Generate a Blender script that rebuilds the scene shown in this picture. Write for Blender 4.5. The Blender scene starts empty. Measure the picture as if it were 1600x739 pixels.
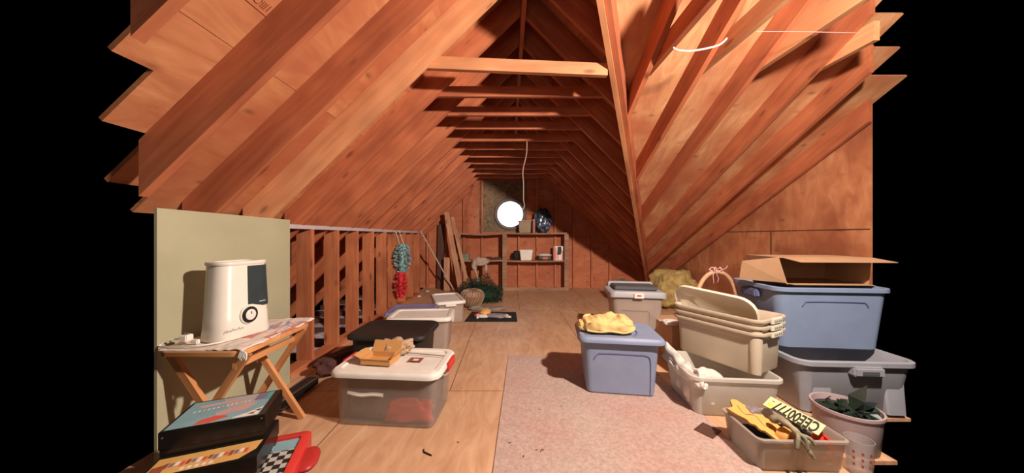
import bpy, bmesh, math, random
from mathutils import Vector, Matrix, noise
R = math.radians
random.seed(7)
C = bpy.context.scene.collection
F = 470.0; VX, VY = 795.0, 370.0; EYE = 1.15
ORD = "first second third fourth fifth sixth seventh eighth ninth tenth eleventh twelfth thirteenth fourteenth fifteenth sixteenth".split()

# ------------------------------------------------------------------ materials
def nodes(name):
    m = bpy.data.materials.new(name); m.use_nodes = True
    nt = m.node_tree; nt.nodes.clear()
    out = nt.nodes.new('ShaderNodeOutputMaterial')
    bs = nt.nodes.new('ShaderNodeBsdfPrincipled')
    nt.links.new(bs.outputs[0], out.inputs[0])
    return m, nt, bs, out
def ramp(nt, stops):
    r = nt.nodes.new('ShaderNodeValToRGB')
    e = r.color_ramp.elements
    while len(e) < len(stops): e.new(0.5)
    for i, (p, c) in enumerate(stops):
        e[i].position = p; e[i].color = (*c, 1)
    return r
def mixc(nt, fac, a, b, mode='MIX'):
    n = nt.nodes.new('ShaderNodeMix'); n.data_type = 'RGBA'; n.blend_type = mode
    for i, v in ((0, fac), (6, a), (7, b)):
        if hasattr(v, 'is_output'): nt.links.new(v, n.inputs[i])
        elif i == 0: n.inputs[0].default_value = v
        else: n.inputs[i].default_value = (*v, 1)
    return n.outputs[2]
def coords(nt, scale, rnd=True):
    tc = nt.nodes.new('ShaderNodeTexCoord'); mp = nt.nodes.new('ShaderNodeMapping')
    mp.inputs['Scale'].default_value = scale
    if rnd:
        oi = nt.nodes.new('ShaderNodeObjectInfo')
        mu = nt.nodes.new('ShaderNodeVectorMath'); mu.operation = 'SCALE'
        cb = nt.nodes.new('ShaderNodeCombineXYZ')
        nt.links.new(oi.outputs['Random'], cb.inputs[0]); nt.links.new(oi.outputs['Random'], cb.inputs[2])
        nt.links.new(cb.outputs[0], mu.inputs[0]); mu.inputs['Scale'].default_value = 37.0
        ad = nt.nodes.new('ShaderNodeVectorMath'); ad.operation = 'ADD'
        nt.links.new(tc.outputs['Object'], ad.inputs[0]); nt.links.new(mu.outputs[0], ad.inputs[1])
        nt.links.new(ad.outputs[0], mp.inputs[0])
    else:
        nt.links.new(tc.outputs['Object'], mp.inputs[0])
    return mp.outputs[0]
def noise_n(nt, vec, scale, detail=4, rough=.6, dist=0):
    n = nt.nodes.new('ShaderNodeTexNoise')
    n.inputs['Scale'].default_value = scale; n.inputs['Detail'].default_value = detail
    n.inputs['Roughness'].default_value = rough; n.inputs['Distortion'].default_value = dist
    nt.links.new(vec, n.inputs['Vector'])
    return n.outputs[0]
def bump(nt, bs, h, strength=.3, dist=.004):
    b = nt.nodes.new('ShaderNodeBump'); b.inputs['Strength'].default_value = strength
    b.inputs['Distance'].default_value = dist
    nt.links.new(h, b.inputs['Height']); nt.links.new(b.outputs[0], bs.inputs['Normal'])
def lumber(name, dark, mid, light, knots=True, rough=.75):
    m, nt, bs, out = nodes(name)
    v = coords(nt, (.8, 11, 11)); g = noise_n(nt, v, 2.0, 5, .5, .8)
    r = ramp(nt, [(.2, dark), (.5, mid), (.8, light)]); nt.links.new(g, r.inputs[0])
    col = r.outputs[0]
    v2 = coords(nt, (1.5, 2.5, 2.5)); big = noise_n(nt, v2, 1.3, 2)
    r2 = ramp(nt, [(.35, (.78, .72, .68)), (.65, (1.12, 1.12, 1.1))]); nt.links.new(big, r2.inputs[0])
    col = mixc(nt, 1.0, col, r2.outputs[0], 'MULTIPLY')
    if knots:
        vk = coords(nt, (2.2, 6, 6)); vo = nt.nodes.new('ShaderNodeTexVoronoi'); vo.inputs['Scale'].default_value = 1.1
        nt.links.new(vk, vo.inputs['Vector'])
        rk = ramp(nt, [(.0, (1, 1, 1)), (.09, (.6, .6, .6)), (.14, (0, 0, 0))]); nt.links.new(vo.outputs['Distance'], rk.inputs[0])
        col = mixc(nt, rk.outputs[0], col, tuple(c * .45 for c in dark))
    nt.links.new(col, bs.inputs['Base Color']); bs.inputs['Roughness'].default_value = rough
    bump(nt, bs, g, .25)
    return m
def plywood(name, dark, mid, light, stain, sx=1.0, sy=4.0, rough=.7, patches=.5, spots=True, rnd=False):
    m, nt, bs, out = nodes(name)
    v = coords(nt, (sx, sy, sy), rnd); g = noise_n(nt, v, 2.4, 6, .6, 1.4)
    r = ramp(nt, [(.3, dark), (.5, mid), (.7, light)]); nt.links.new(g, r.inputs[0])
    col = r.outputs[0]
    v2 = coords(nt, (1, 1, 1), rnd); b = noise_n(nt, v2, 1.6, 3, .5, .3)
    r2 = ramp(nt, [(.42, (0, 0, 0)), (.62, (1, 1, 1))]); nt.links.new(b, r2.inputs[0])
    mm = nt.nodes.new('ShaderNodeMath'); mm.operation = 'MULTIPLY'; mm.inputs[1].default_value = patches
    nt.links.new(r2.outputs[0], mm.inputs[0])
    col = mixc(nt, mm.outputs[0], col, stain)
    if spots:
        vo = nt.nodes.new('ShaderNodeTexVoronoi'); vo.inputs['Scale'].default_value = 3.6
        vs = coords(nt, (1, 2.0, 2.0), rnd); nt.links.new(vs, vo.inputs['Vector'])
        rk = ramp(nt, [(.0, (1, 1, 1)), (.08, (.7, .7, .7)), (.12, (.25, .25, .25)), (.2, (0, 0, 0))]); nt.links.new(vo.outputs['Distance'], rk.inputs[0])
        col = mixc(nt, rk.outputs[0], col, tuple(c * .55 for c in dark))
    nt.links.new(col, bs.inputs['Base Color']); bs.inputs['Roughness'].default_value = rough
    bump(nt, bs, g, .15)
    return m
def plain(name, col, rough=.5, var=.08, scale=8, bmp=0.0, spec=.4, metal=0, sheen=0):
    m, nt, bs, out = nodes(name)
    v = coords(nt, (1, 1, 1)); g = noise_n(nt, v, scale, 4)
    r = ramp(nt, [(.3, tuple(c * (1 - var) for c in col)), (.7, tuple(min(1, c * (1 + var)) for c in col))])
    nt.links.new(g, r.inputs[0]); nt.links.new(r.outputs[0], bs.inputs['Base Color'])
    bs.inputs['Roughness'].default_value = rough; bs.inputs['Specular IOR Level'].default_value = spec
    bs.inputs['Metallic'].default_value = metal
    if bmp: bump(nt, bs, g, bmp, .006)
    return m
def mottled(name, stops, scale, rough=.9, dist=1.0, bmp=.4):
    m, nt, bs, out = nodes(name)
    v = coords(nt, (1, 1, 1)); g = noise_n(nt, v, scale, 5, .65, dist)
    r = ramp(nt, stops); nt.links.new(g, r.inputs[0]); nt.links.new(r.outputs[0], bs.inputs['Base Color'])
    bs.inputs['Roughness'].default_value = rough; bump(nt, bs, g, bmp, .006)
    return m
def clear_plastic(name, col, opacity=.45, rough=.35):
    m, nt, bs, out = nodes(name)
    v = coords(nt, (1, 1, 1)); g = noise_n(nt, v, 6, 2)
    r = ramp(nt, [(.3, tuple(c * .92 for c in col)), (.7, col)]); nt.links.new(g, r.inputs[0])
    nt.links.new(r.outputs[0], bs.inputs['Base Color']); bs.inputs['Roughness'].default_value = rough
    tl = nt.nodes.new('ShaderNodeBsdfTranslucent'); nt.links.new(r.outputs[0], tl.inputs[0])
    tr = nt.nodes.new('ShaderNodeBsdfTransparent'); tr.inputs[0].default_value = (.97, .95, .93, 1)
    m1 = nt.nodes.new('ShaderNodeMixShader'); m1.inputs[0].default_value = .35
    nt.links.new(bs.outputs[0], m1.inputs[1]); nt.links.new(tl.outputs[0], m1.inputs[2])
    m2 = nt.nodes.new('ShaderNodeMixShader'); m2.inputs[0].default_value = opacity
    nt.links.new(tr.outputs[0], m2.inputs[1]); nt.links.new(m1.outputs[0], m2.inputs[2])
    nt.links.new(m2.outputs[0], out.inputs[0])
    return m

M = {}
M['rafter'] = lumber('rafter_lumber', (.35, .085, .034), (.45, .13, .052), (.54, .18, .075))
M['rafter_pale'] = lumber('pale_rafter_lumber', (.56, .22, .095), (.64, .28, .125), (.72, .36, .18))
M['stud'] = lumber('stud_lumber', (.38, .105, .04), (.48, .15, .058), (.56, .21, .09))
M['shelf'] = lumber('shelf_lumber', (.22, .11, .06), (.32, .17, .10), (.42, .25, .16), knots=False)
M['table'] = lumber('varnished_pine', (.55, .22, .08), (.66, .30, .12), (.75, .40, .18), knots=False, rough=.35)
M['plank'] = lumber('leaning_plank', (.38, .17, .09), (.5, .25, .14), (.6, .33, .2))
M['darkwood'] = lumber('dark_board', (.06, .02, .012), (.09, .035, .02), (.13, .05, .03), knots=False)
M['deck'] = plywood('roof_plywood', (.42, .14, .055), (.52, .195, .078), (.60, .26, .11), (.38, .095, .038), 1.0, 3.5, .75, .75)
M['wingdeck'] = plywood('dormer_plywood', (.48, .20, .085), (.60, .29, .13), (.68, .38, .19), (.42, .125, .05), 4, 1.2, .75, .85)
M['gable'] = plywood('gable_plywood', (.38, .105, .045), (.46, .14, .06), (.52, .19, .085), (.33, .08, .035), 1.2, 3, .8, .5)
M['sidewall'] = plywood('side_plywood', (.40, .13, .055), (.50, .18, .072), (.57, .25, .11), (.26, .065, .025), 3, 1.2, .8, .8)
M['panel'] = plain('olive_drywall', (.40, .37, .235), .75, .07, 3, .1)
M['insul'] = mottled('attic_insulation', [(.3, (.16, .15, .22)), (.5, (.52, .48, .58)), (.62, (.34, .25, .22)), (.8, (.6, .55, .58))], 6)
M['fibre'] = mottled('yellow_fibreglass', [(.3, (.22, .14, .04)), (.55, (.42, .30, .10)), (.8, (.52, .40, .18))], 9, bmp=1)
M['grime'] = mottled('grimy_board', [(.3, (.05, .035, .02)), (.45, (.16, .12, .075)), (.6, (.25, .15, .08)), (.75, (.32, .26, .19))], 7, dist=1.5)
M['white'] = plain('white_plastic', (.80, .74, .66), .4)
M['cream'] = plain('cream_plastic', (.82, .74, .58), .4, .04)
M['beige'] = plain('beige_plastic', (.60, .49, .36), .5, .05)
M['beige2'] = plain('beige_rim_plastic', (.50, .40, .29), .5, .05)
M['blue'] = plain('blue_tote_plastic', (.26, .305, .44), .5, .05)
M['bluedark'] = plain('blue_tote_groove', (.12, .13, .24), .6, .05)
M['blue2'] = plain('large_blue_tote_plastic', (.225, .285, .42), .5, .05)
M['grey'] = plain('grey_tote_plastic', (.33, .33, .36), .5, .05)
M['greydark'] = plain('dark_grey_plastic', (.10, .10, .11), .5, .05)
M['greylid'] = plain('grey_lid_plastic', (.42, .41, .42), .5, .05)
M['purple'] = plain('violet_blue_lid', (.24, .21, .36), .5, .12, 3)
M['black'] = plain('black_plastic', (.012, .011, .010), .4, .2)
M['blacksoft'] = plain('black_lid_plastic', (.018, .015, .012), .55, .2)
M['clear'] = clear_plastic('clear_plastic_tote', (.62, .56, .50), .30)
M['clear2'] = clear_plastic('cloudy_plastic_tote', (.72, .60, .52), .55)
M['clear3'] = clear_plastic('frosted_plastic_tote', (.86, .82, .74), .82)
M['glass'] = clear_plastic('thin_clear_plastic', (.75, .72, .74), .35, .15)
M['pinkclear'] = clear_plastic('pinkish_tub_plastic', (.72, .56, .56), .9)
M['red'] = plain('red_plastic', (.62, .045, .035), .4)
M['redcloth'] = plain('red_cloth', (.66, .12, .08), .9, .15, 12, .4)
M['maroon'] = plain('dark_brown_cloth', (.085, .03, .025), .95, .3, 14, .5)
M['greycloth'] = plain('grey_brown_cloth', (.20, .155, .125), .95, .35, 7, .6)
M['tancloth'] = plain('tan_cloth', (.62, .42, .28), .95, .25, 6, .5)
M['greencloth'] = plain('sage_cloth', (.20, .21, .15), .95, .3, 6, .5)
M['whitecloth'] = plain('white_cloth', (.78, .72, .64), .9, .08, 10, .4)
M['yellow'] = plain('yellow_cloth', (.80, .55, .22), .9, .12, 10, .4)
M['card'] = plain('cardboard', (.52, .30, .16), .85, .08, 5)
M['cardin'] = plain('cardboard_inside', (.46, .25, .13), .9, .08, 5)
M['kraft'] = plain('small_cardboard', (.60, .30, .10), .85, .06, 5)
M['paper'] = plain('printed_paper', (.70, .60, .52), .8, .12, 18, .5)
M['steel'] = plain('steel', (.35, .33, .31), .35, .1, 8, 0, .5, .9)
M['slate'] = plain('smoky_tank_window', (.035, .05, .055), .15, .1)
M['humid'] = plain('humidifier_plastic', (.78, .70, .60), .35, .02)
M['cable'] = plain('white_cable', (.85, .76, .66), .5)
M['rope'] = plain('string', (.5, .36, .28), .8)
M['green'] = mottled('artificial_fir', [(.3, (.006, .018, .010)), (.6, (.02, .06, .03)), (.85, (.06, .13, .06))], 20)
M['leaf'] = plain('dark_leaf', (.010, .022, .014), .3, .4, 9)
M['teal'] = mottled('teal_tinsel', [(.3, (.02, .09, .08)), (.5, (.18, .38, .38)), (.7, (.7, .74, .72))], 30, .5)
M['tinsel'] = mottled('red_tinsel', [(.3, (.45, .01, .012)), (.6, (.75, .04, .05)), (.8, (.85, .3, .25))], 30, .5)
M['wicker'] = lumber('wicker', (.16, .08, .04), (.34, .19, .11), (.5, .33, .22), knots=False)
M['cane'] = plain('cane_handle', (.62, .36, .20), .6, .3, 20, .4)
M['pink'] = plain('pink_ribbon', (.75, .42, .40), .6, .1)
M['orange'] = plain('orange_foam', (.80, .40, .10), .8, .06, 5)
M['ink'] = plain('black_ink', (.02, .018, .012), .6)
M['plate'] = plain('pale_yellow_board', (.82, .70, .34), .5, .04)
M['ygreen'] = plain('lime_print', (.65, .62, .04), .5)
M['lizard'] = mottled('green_grey_rubber', [(.3, (.16, .14, .08)), (.6, (.36, .30, .19)), (.8, (.50, .42, .30))], 14, .6)
M['greyrubber'] = plain('violet_grey_rubber', (.28, .22, .23), .5, .2)
M['redlat'] = plain('bright_red_plastic', (.85, .08, .05), .4)
M['seafoam'] = plain('print_blue_green', (.22, .38, .42), .45, .15, 6)
M['pteal'] = plain('print_teal', (.07, .35, .38), .4)
M['pred'] = plain('print_red', (.68, .10, .07), .4)
M['ppink'] = plain('print_pink', (.58, .36, .34), .4)
M['pgrey'] = plain('print_grey', (.42, .40, .38), .4)
M['pviolet'] = plain('print_violet', (.20, .17, .26), .4)
M['pwhite'] = plain('print_white', (.8, .74, .66), .4)
M['pyellow'] = plain('print_gold', (.75, .55, .12), .4)
M['gold'] = plain('gold_label', (.72, .40, .12), .45, .12, 9)
M['brownprint'] = plain('print_brown', (.30, .08, .04), .5)
M['boxside'] = plain('black_glossy_card', (.014, .010, .008), .25, .3)
M['mat'] = plain('black_mat', (.012, .012, .013), .8, .3)
M['checkgrey'] = plain('print_light_grey', (.5, .46, .42), .5)
M['vase'] = mottled('foil_wrap', [(.3, (.01, .012, .02)), (.5, (.04, .06, .10)), (.63, (.25, .3, .42)), (.75, (.8, .82, .9))], 7, .2)
M['planter'] = plain('clay_planter', (.34, .25, .16), .8, .1)
M['plaid'] = mottled('plaid_ribbon', [(.3, (.2, .06, .05)), (.5, (.5, .38, .28)), (.7, (.62, .5, .4))], 16)
M['dish'] = plain('smoked_dish', (.16, .14, .12), .3)

# floor and carpet
def floor_mat():
    m, nt, bs, out = nodes('plywood_floor')
    v = coords(nt, (4.0, 1.0, 1), False); g = noise_n(nt, v, 2.5, 6, .6, 1.6)
    r = ramp(nt, [(.3, (.50, .27, .145)), (.5, (.60, .345, .195)), (.7, (.68, .43, .26))]); nt.links.new(g, r.inputs[0])
    br = nt.nodes.new('ShaderNodeTexBrick'); br.inputs['Scale'].default_value = 1
    br.inputs['Brick Width'].default_value = 1.22; br.inputs['Row Height'].default_value = 2.44
    br.inputs['Mortar Size'].default_value = .0035; br.inputs['Color1'].default_value = (0, 0, 0, 1)
    br.inputs['Color2'].default_value = (0, 0, 0, 1); br.inputs['Mortar'].default_value = (1, 1, 1, 1)
    mp = coords(nt, (1, 1, 1), False)
    mv = nt.nodes.new('ShaderNodeMapping'); mv.inputs['Location'].default_value = (.44, .2, 0); nt.links.new(mp, mv.inputs[0])
    nt.links.new(mv.outputs[0], br.inputs['Vector'])
    col = mixc(nt, br.outputs[0], r.outputs[0], (.16, .07, .03))
    vo = nt.nodes.new('ShaderNodeTexVoronoi'); vo.inputs['Scale'].default_value = 5.5
    vs = coords(nt, (1, 1, 1), False); nt.links.new(vs, vo.inputs['Vector'])
    rk = ramp(nt, [(.0, (1, 1, 1)), (.035, (.8, .8, .8)), (.05, (0, 0, 0))]); nt.links.new(vo.outputs['Distance'], rk.inputs[0])
    col = mixc(nt, rk.outputs[0], col, (.16, .06, .03))
    b = noise_n(nt, coords(nt, (1, 1, 1), False), 1.2, 3)
    r2 = ramp(nt, [(.35, (.88, .84, .82)), (.65, (1.05, 1.05, 1.05))]); nt.links.new(b, r2.inputs[0])
    col = mixc(nt, 1.0, col, r2.outputs[0], 'MULTIPLY')
    nt.links.new(col, bs.inputs['Base Color']); bs.inputs['Roughness'].default_value = .5
    bump(nt, bs, g, .08)
    return m
M['floor'] = floor_mat()
def carpet_mat():
    m, nt, bs, out = nodes('worn_carpet')
    v = coords(nt, (1, 1, 1), False); g = noise_n(nt, v, 55, 4, .8)
    b = noise_n(nt, v, 1.6, 4, .6)
    r = ramp(nt, [(.3, (.36, .25, .20)), (.7, (.60, .44, .37))]); nt.links.new(g, r.inputs[0])
    r2 = ramp(nt, [(.42, (1, 1.0, 1.0)), (.66, (1.0, .84, .84))]); nt.links.new(b, r2.inputs[0])
    col = mixc(nt, 1.0, r.outputs[0], r2.outputs[0], 'MULTIPLY')
    nt.links.new(col, bs.inputs['Base Color']); bs.inputs['Roughness'].default_value = 1.0
    bump(nt, bs, g, .6, .006)
    return m
M['carpet'] = carpet_mat()

# ------------------------------------------------------------------ helpers
def P(x, y, Y): return Vector(((x - VX) * Y / F, Y, EYE - (y - VY) * Y / F))
def props(o, label=None, cat=None, group=None, kind=None):
    if label: o['label'] = label
    if cat: o['category'] = cat
    if group: o['group'] = group
    if kind: o['kind'] = kind
    return o
def link_bm(name, bm, mats, parent=None, loc=(0, 0, 0), rot=(0, 0, 0), smooth=False, mtx=None):
    bmesh.ops.recalc_face_normals(bm, faces=bm.faces)
    me = bpy.data.meshes.new(name); bm.to_mesh(me); bm.free()
    if not isinstance(mats, (list, tuple)): mats = [mats]
    for m in mats: me.materials.append(m)
    if smooth:
        for p in me.polygons: p.use_smooth = True
    o = bpy.data.objects.new(name, me); C.objects.link(o)
    if mtx is not None: o.matrix_world = mtx
    else: o.location = loc; o.rotation_euler = rot
    if parent: o.parent = parent
    if smooth == 'auto':
        try: me.set_sharp_from_angle(angle=R(35))
        except Exception: pass
    return o
def empty(name, loc, rz, label, cat, group=None):
    o = bpy.data.objects.new(name, None); C.objects.link(o); o.empty_display_size = .1
    o.location = loc; o.rotation_euler = (0, 0, rz)
    return props(o, label, cat, group)
def face(bm, vs, mi=0):
    try:
        f = bm.faces.new(vs); f.material_index = mi; return f
    except ValueError: return None
def add_box(bm, x0, x1, y0, y1, z0, z1, mi=0, mtx=None):
    co = [(x, y, z) for x in (x0, x1) for y in (y0, y1) for z in (z0, z1)]
    v = [bm.verts.new((mtx @ Vector(c)) if mtx else c) for c in co]
    for q in ((0, 1, 3, 2), (4, 6, 7, 5), (0, 4, 5, 1), (2, 3, 7, 6), (0, 2, 6, 4), (1, 5, 7, 3)):
        face(bm, [v[i] for i in q], mi)
def box(name, x0, x1, y0, y1, z0, z1, mat, parent=None, bevel=0, **k):
    bm = bmesh.new(); add_box(bm, x0, x1, y0, y1, z0, z1)
    if bevel: bmesh.ops.bevel(bm, geom=bm.edges[:], offset=bevel, segments=2, affect='EDGES')
    return link_bm(name, bm, mat, parent, **k)
def prism(name, poly, ext, axis, mat, parent=None):
    """poly: world points of one flat side, ext: extrusion vector, axis: grain direction"""
    poly = [Vector(p) for p in poly]; ext = Vector(ext)
    o = sum(poly, Vector()) / len(poly)
    ax = Vector(axis).normalized(); n = ext.normalized(); n = (n - ax * n.dot(ax)).normalized(); b = n.cross(ax)
    mw = Matrix((( ax.x, n.x, b.x, o.x), (ax.y, n.y, b.y, o.y), (ax.z, n.z, b.z, o.z), (0, 0, 0, 1)))
    inv = mw.inverted(); bm = bmesh.new()
    a = [bm.verts.new(inv @ p) for p in poly]; c = [bm.verts.new(inv @ (p + ext)) for p in poly]
    face(bm, a); face(bm, c[::-1])
    for i in range(len(poly)):
        j = (i + 1) % len(poly); face(bm, [a[i], a[j], c[j], c[i]])
    ob = link_bm(name, bm, mat, None, mtx=mw)
    if parent:
        ob.parent = parent; ob.matrix_parent_inverse = parent.matrix_world.inverted()
    return ob
def board(name, p0, p1, w, t, mat, wdir=(0, 1, 0), parent=None):
    """rectangular board centred on line p0-p1; w along wdir, t across"""
    p0, p1 = Vector(p0), Vector(p1); ax = (p1 - p0).normalized(); wd = Vector(wdir); wd = (wd - ax * wd.dot(ax)).normalized()
    n = ax.cross(wd)
    poly = [p0 - wd * w / 2 - n * t / 2, p1 - wd * w / 2 - n * t / 2, p1 + wd * w / 2 - n * t / 2, p0 + wd * w / 2 - n * t / 2]
    return prism(name, poly, n * t, ax, mat, parent)
def rr(w, d, r, z, n=5, ox=0, oy=0):
    r = max(.001, min(r, w / 2 - .001, d / 2 - .001)); pts = []
    for cx, cy, a0 in ((w / 2 - r, d / 2 - r, 0), (-w / 2 + r, d / 2 - r, 90), (-w / 2 + r, -d / 2 + r, 180), (w / 2 - r, -d / 2 + r, 270)):
        for i in range(n + 1):
            a = R(a0 + 90 * i / n); pts.append((ox + cx + r * math.cos(a), oy + cy + r * math.sin(a), z))
    return pts
def loft(bm, rings, cap0=True, cap1=True, mi=0, mtx=None):
    vs = [[bm.verts.new((mtx @ Vector(p)) if mtx else p) for p in ring] for ring in rings]
    for a, b in zip(vs, vs[1:]):
        for i in range(len(a)):
            j = (i + 1) % len(a); face(bm, [a[i], a[j], b[j], b[i]], mi)
    if cap0: face(bm, vs[0][::-1], mi)
    if cap1: face(bm, vs[-1], mi)
    return vs
def circ(r, z, n=24, sx=1, sy=1): return [(r * sx * math.cos(2 * math.pi * i / n), r * sy * math.sin(2 * math.pi * i / n), z) for i in range(n)]
def lathe(name, prof, mat, parent=None, n=24, sx=1, sy=1, cap0=True, cap1=True, **k):
    bm = bmesh.new(); loft(bm, [circ(r, z, n, sx, sy) for r, z in prof], cap0, cap1)
    return link_bm(name, bm, mat, parent, smooth='auto', **k)
def tube_bm(bm, pts, r, n=8, closed=False, mi=0):
    pts = [Vector(p) for p in pts]; rings = []; prev = None
    m = len(pts)
    for i, p in enumerate(pts):
        if closed: t = pts[(i + 1) % m] - pts[i - 1]
        else: t = pts[min(i + 1, m - 1)] - pts[max(i - 1, 0)]
        t.normalize()
        up = prev if prev else (Vector((0, 0, 1)) if abs(t.z) < .9 else Vector((1, 0, 0)))
        a = (up - t * up.dot(t)).normalized(); b = t.cross(a); prev = a
        rad = r[i] if isinstance(r, (list, tuple)) else r
        rings.append([bm.verts.new(p + (a * math.cos(2 * math.pi * k / n) + b * math.sin(2 * math.pi * k / n)) * rad) for k in range(n)])
    seq = list(zip(rings, rings[1:])) + ([(rings[-1], rings[0])] if closed else [])
    for A, B in seq:
        for k in range(n): face(bm, [A[k], A[(k + 1) % n], B[(k + 1) % n], B[k]], mi)
    if not closed: face(bm, rings[0][::-1], mi); face(bm, rings[-1], mi)
def tube(name, pts, r, mat, parent=None, closed=False, n=8, **k):
    bm = bmesh.new(); tube_bm(bm, pts, r, n, closed); return link_bm(name, bm, mat, parent, smooth='auto', **k)
def spline(pts, n=8):
    pts = [Vector(p) for p in pts]; out = []
    for i in range(len(pts) - 1):
        p0 = pts[max(i - 1, 0)]; p1 = pts[i]; p2 = pts[i + 1]; p3 = pts[min(i + 2, len(pts) - 1)]
        for k in range(n):
            t = k / n
            out.append(.5 * ((2 * p1) + (p2 - p0) * t + (2 * p0 - 5 * p1 + 4 * p2 - p3) * t * t + (3 * p1 - p0 - 3 * p2 + p3) * t ** 3))
    out.append(pts[-1]); return out
def lump(name, w, d, h, mat, parent=None, seed=0, amp=.12, fr=2.5, sub=4, box_=.6, flat=True, **k):
    """soft cloth-like lump sitting on z=0; box_ makes it squarish"""
    bm = bmesh.new(); bmesh.ops.create_icosphere(bm, subdivisions=sub, radius=1)
    for v in bm.verts:
        p = v.co.copy(); e = 1 - box_ * .75
        q = Vector([math.copysign(abs(c) ** e, c) for c in p])
        nn = noise.noise(p * fr + Vector((seed * 7.3, seed, 0))) + .5 * noise.noise(p * fr * 2.7 + Vector((seed, 5, 3)))
        q *= 1 + amp * nn
        z = q.z * h / 2 + h / 2
        if flat: z = max(z, 0.0)
        v.co = Vector((q.x * w / 2, q.y * d / 2, z))
    return link_bm(name, bm, mat, parent, smooth=True, **k)
def patches(name, parent, items, z, t=.0008, mtx=None):
    """flat printed shapes; items = [(poly2d, mat)]"""
    bm = bmesh.new(); mats = []
    for i, (poly, m) in enumerate(items):
        if m not in mats: mats.append(m)
        mi = mats.index(m); zz = z + t * (i + 1) * .5
        vs = [bm.verts.new((mtx @ Vector((x, y, zz))) if mtx else (x, y, zz)) for x, y in poly]
        face(bm, vs, mi)
    me = bpy.data.meshes.new(name); bm.to_mesh(me); bm.free()
    for m in mats: me.materials.append(m)
    o = bpy.data.objects.new(name, me); C.objects.link(o); o.parent = parent
    return o
def text_mesh(name, s, size, mat, parent, mtx, depth=.0008, sx=1.0):
    cu = bpy.data.curves.new(name, 'FONT'); cu.body = s; cu.size = size; cu.extrude = depth; cu.offset = size * .03; cu.align_x = 'CENTER'; cu.align_y = 'CENTER'
    to = bpy.data.objects.new(name + '_tmp', cu); C.objects.link(to)
    dg = bpy.context.evaluated_depsgraph_get(); me = bpy.data.meshes.new_from_object(to.evaluated_get(dg))
    bpy.data.objects.remove(to); me.transform(Matrix.Scale(sx, 4, (1, 0, 0)))
    me.materials.clear(); me.materials.append(mat)
    o = bpy.data.objects.new(name, me); C.objects.link(o); o.parent = parent; o.matrix_local = mtx
    return o
def rect(x0, x1, y0, y1): return [(x0, y0), (x1, y0), (x1, y1), (x0, y1)]

# ------------------------------------------------------------------ roof geometry
zL = lambda x: 2.963 + .97 * x
zR = lambda x: 3.18 - x
zW = lambda y: 3.598 - .533 * y
YV = lambda x: 1.853 + (x - .572) / .52
XV = lambda y: .572 + .52 * (y - 1.853)
DL, DR, DW = .256, .260, .208
YB = 6.75                                   # gable wall face
RY = [1.0 + .403 * k for k in range(15)]    # rafter stations (camera-side face)

def struct(o, kind='structure'): o['kind'] = kind; return o
# left slope deck: two courses of plywood
def slab(name, quad, up, mat, axis):
    return struct(prism(name, quad, up, axis, mat))
aL = (1, 0, .97)
slab('ceiling', [(-1.25, .975, zL(-1.25) + DL), (.13, .975, zL(.13) + DL), (.13, YB, zL(.13) + DL), (-1.25, YB, zL(-1.25) + DL)], (-.015, 0, .015), M['deck'], (0, 1, 0))
slab('ceiling', [(x, y, zL(x) + DL) for x, y in ((-1.252, YB), (-3.15, YB), (-3.15, 2.75), (-2.0, 2.75), (-2.0, 1.6), (-1.87, 1.6), (-1.87, 1.4), (-1.65, 1.4), (-1.65, 1.22), (-1.44, 1.22), (-1.44, 1.09), (-1.29, 1.09), (-1.29, .975), (-1.252, .975))], (-.015, 0, .015), M['deck'], (0, 1, 0))
slab('ceiling', [(.14, .93, zR(.14) + DR), (.18, 1.0, zR(.18) + DR), (XV(YB), YB, zR(XV(YB)) + DR), (.14, YB, zR(.14) + DR)], (.012, 0, .012), M['deck'], (0, 1, 0))
wp = [(.50, 1.7)]
for xx in (2.02, 2.26, 2.5, 2.74, 2.98, 3.3): wp += [(xx, wp[-1][1]), (xx, xx / 1.187 - .02)]
wp = wp[:-1] + [(3.3, YB), (XV(YB), YB)]
slab('ceiling', [(x, y, zW(y) + DW) for x, y in wp], (0, .008, .015), M['wingdeck'], (1, 0, 0))

# left rafters
for i, y in enumerate(RY):
    xb = -1.21 if i == 0 else (-1.68 if i == 1 else -1.92 if y < 2.7 else -3.08)
    poly = [(xb, y, zL(xb)), (.10, y, zL(.10)), (.10, y, zL(.10) + DL - .002), (xb, y, zL(xb) + DL - .002)]
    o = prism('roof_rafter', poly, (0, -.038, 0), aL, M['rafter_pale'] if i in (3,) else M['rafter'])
    props(o, 'long reddish rafter of the slope above the knee wall, %s from the camera' % ORD[i], 'rafter', 'rafters of the slope above the knee wall')
# ridge board
o = prism('ridge_board', [(.105, .95, 3.0), (.105, YB, 3.0), (.105, YB, 3.30), (.105, .95, 3.30)], (.036, 0, 0), (0, 1, 0), M['rafter'])
props(o, 'dark ridge board running along the peak of the attic roof', 'ridge board')
# right main slope jack rafters
for i, y in enumerate(RY):
    xe = XV(y) - .02
    if xe < .25: continue
    poly = [(.145, y, zR(.145)), (xe, y, zR(xe)), (xe, y, zR(xe) + DR - .002), (.145, y, zR(.145) + DR - .002)]
    o = prism('jack_rafter', poly, (0, -.038, 0), (1, 0, -1), M['rafter'])
    props(o, 'shaded rafter running from the ridge board to the valley rafter, %s from the camera' % ORD[i - 1], 'rafter', 'shaded rafters between ridge and valley')
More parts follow.
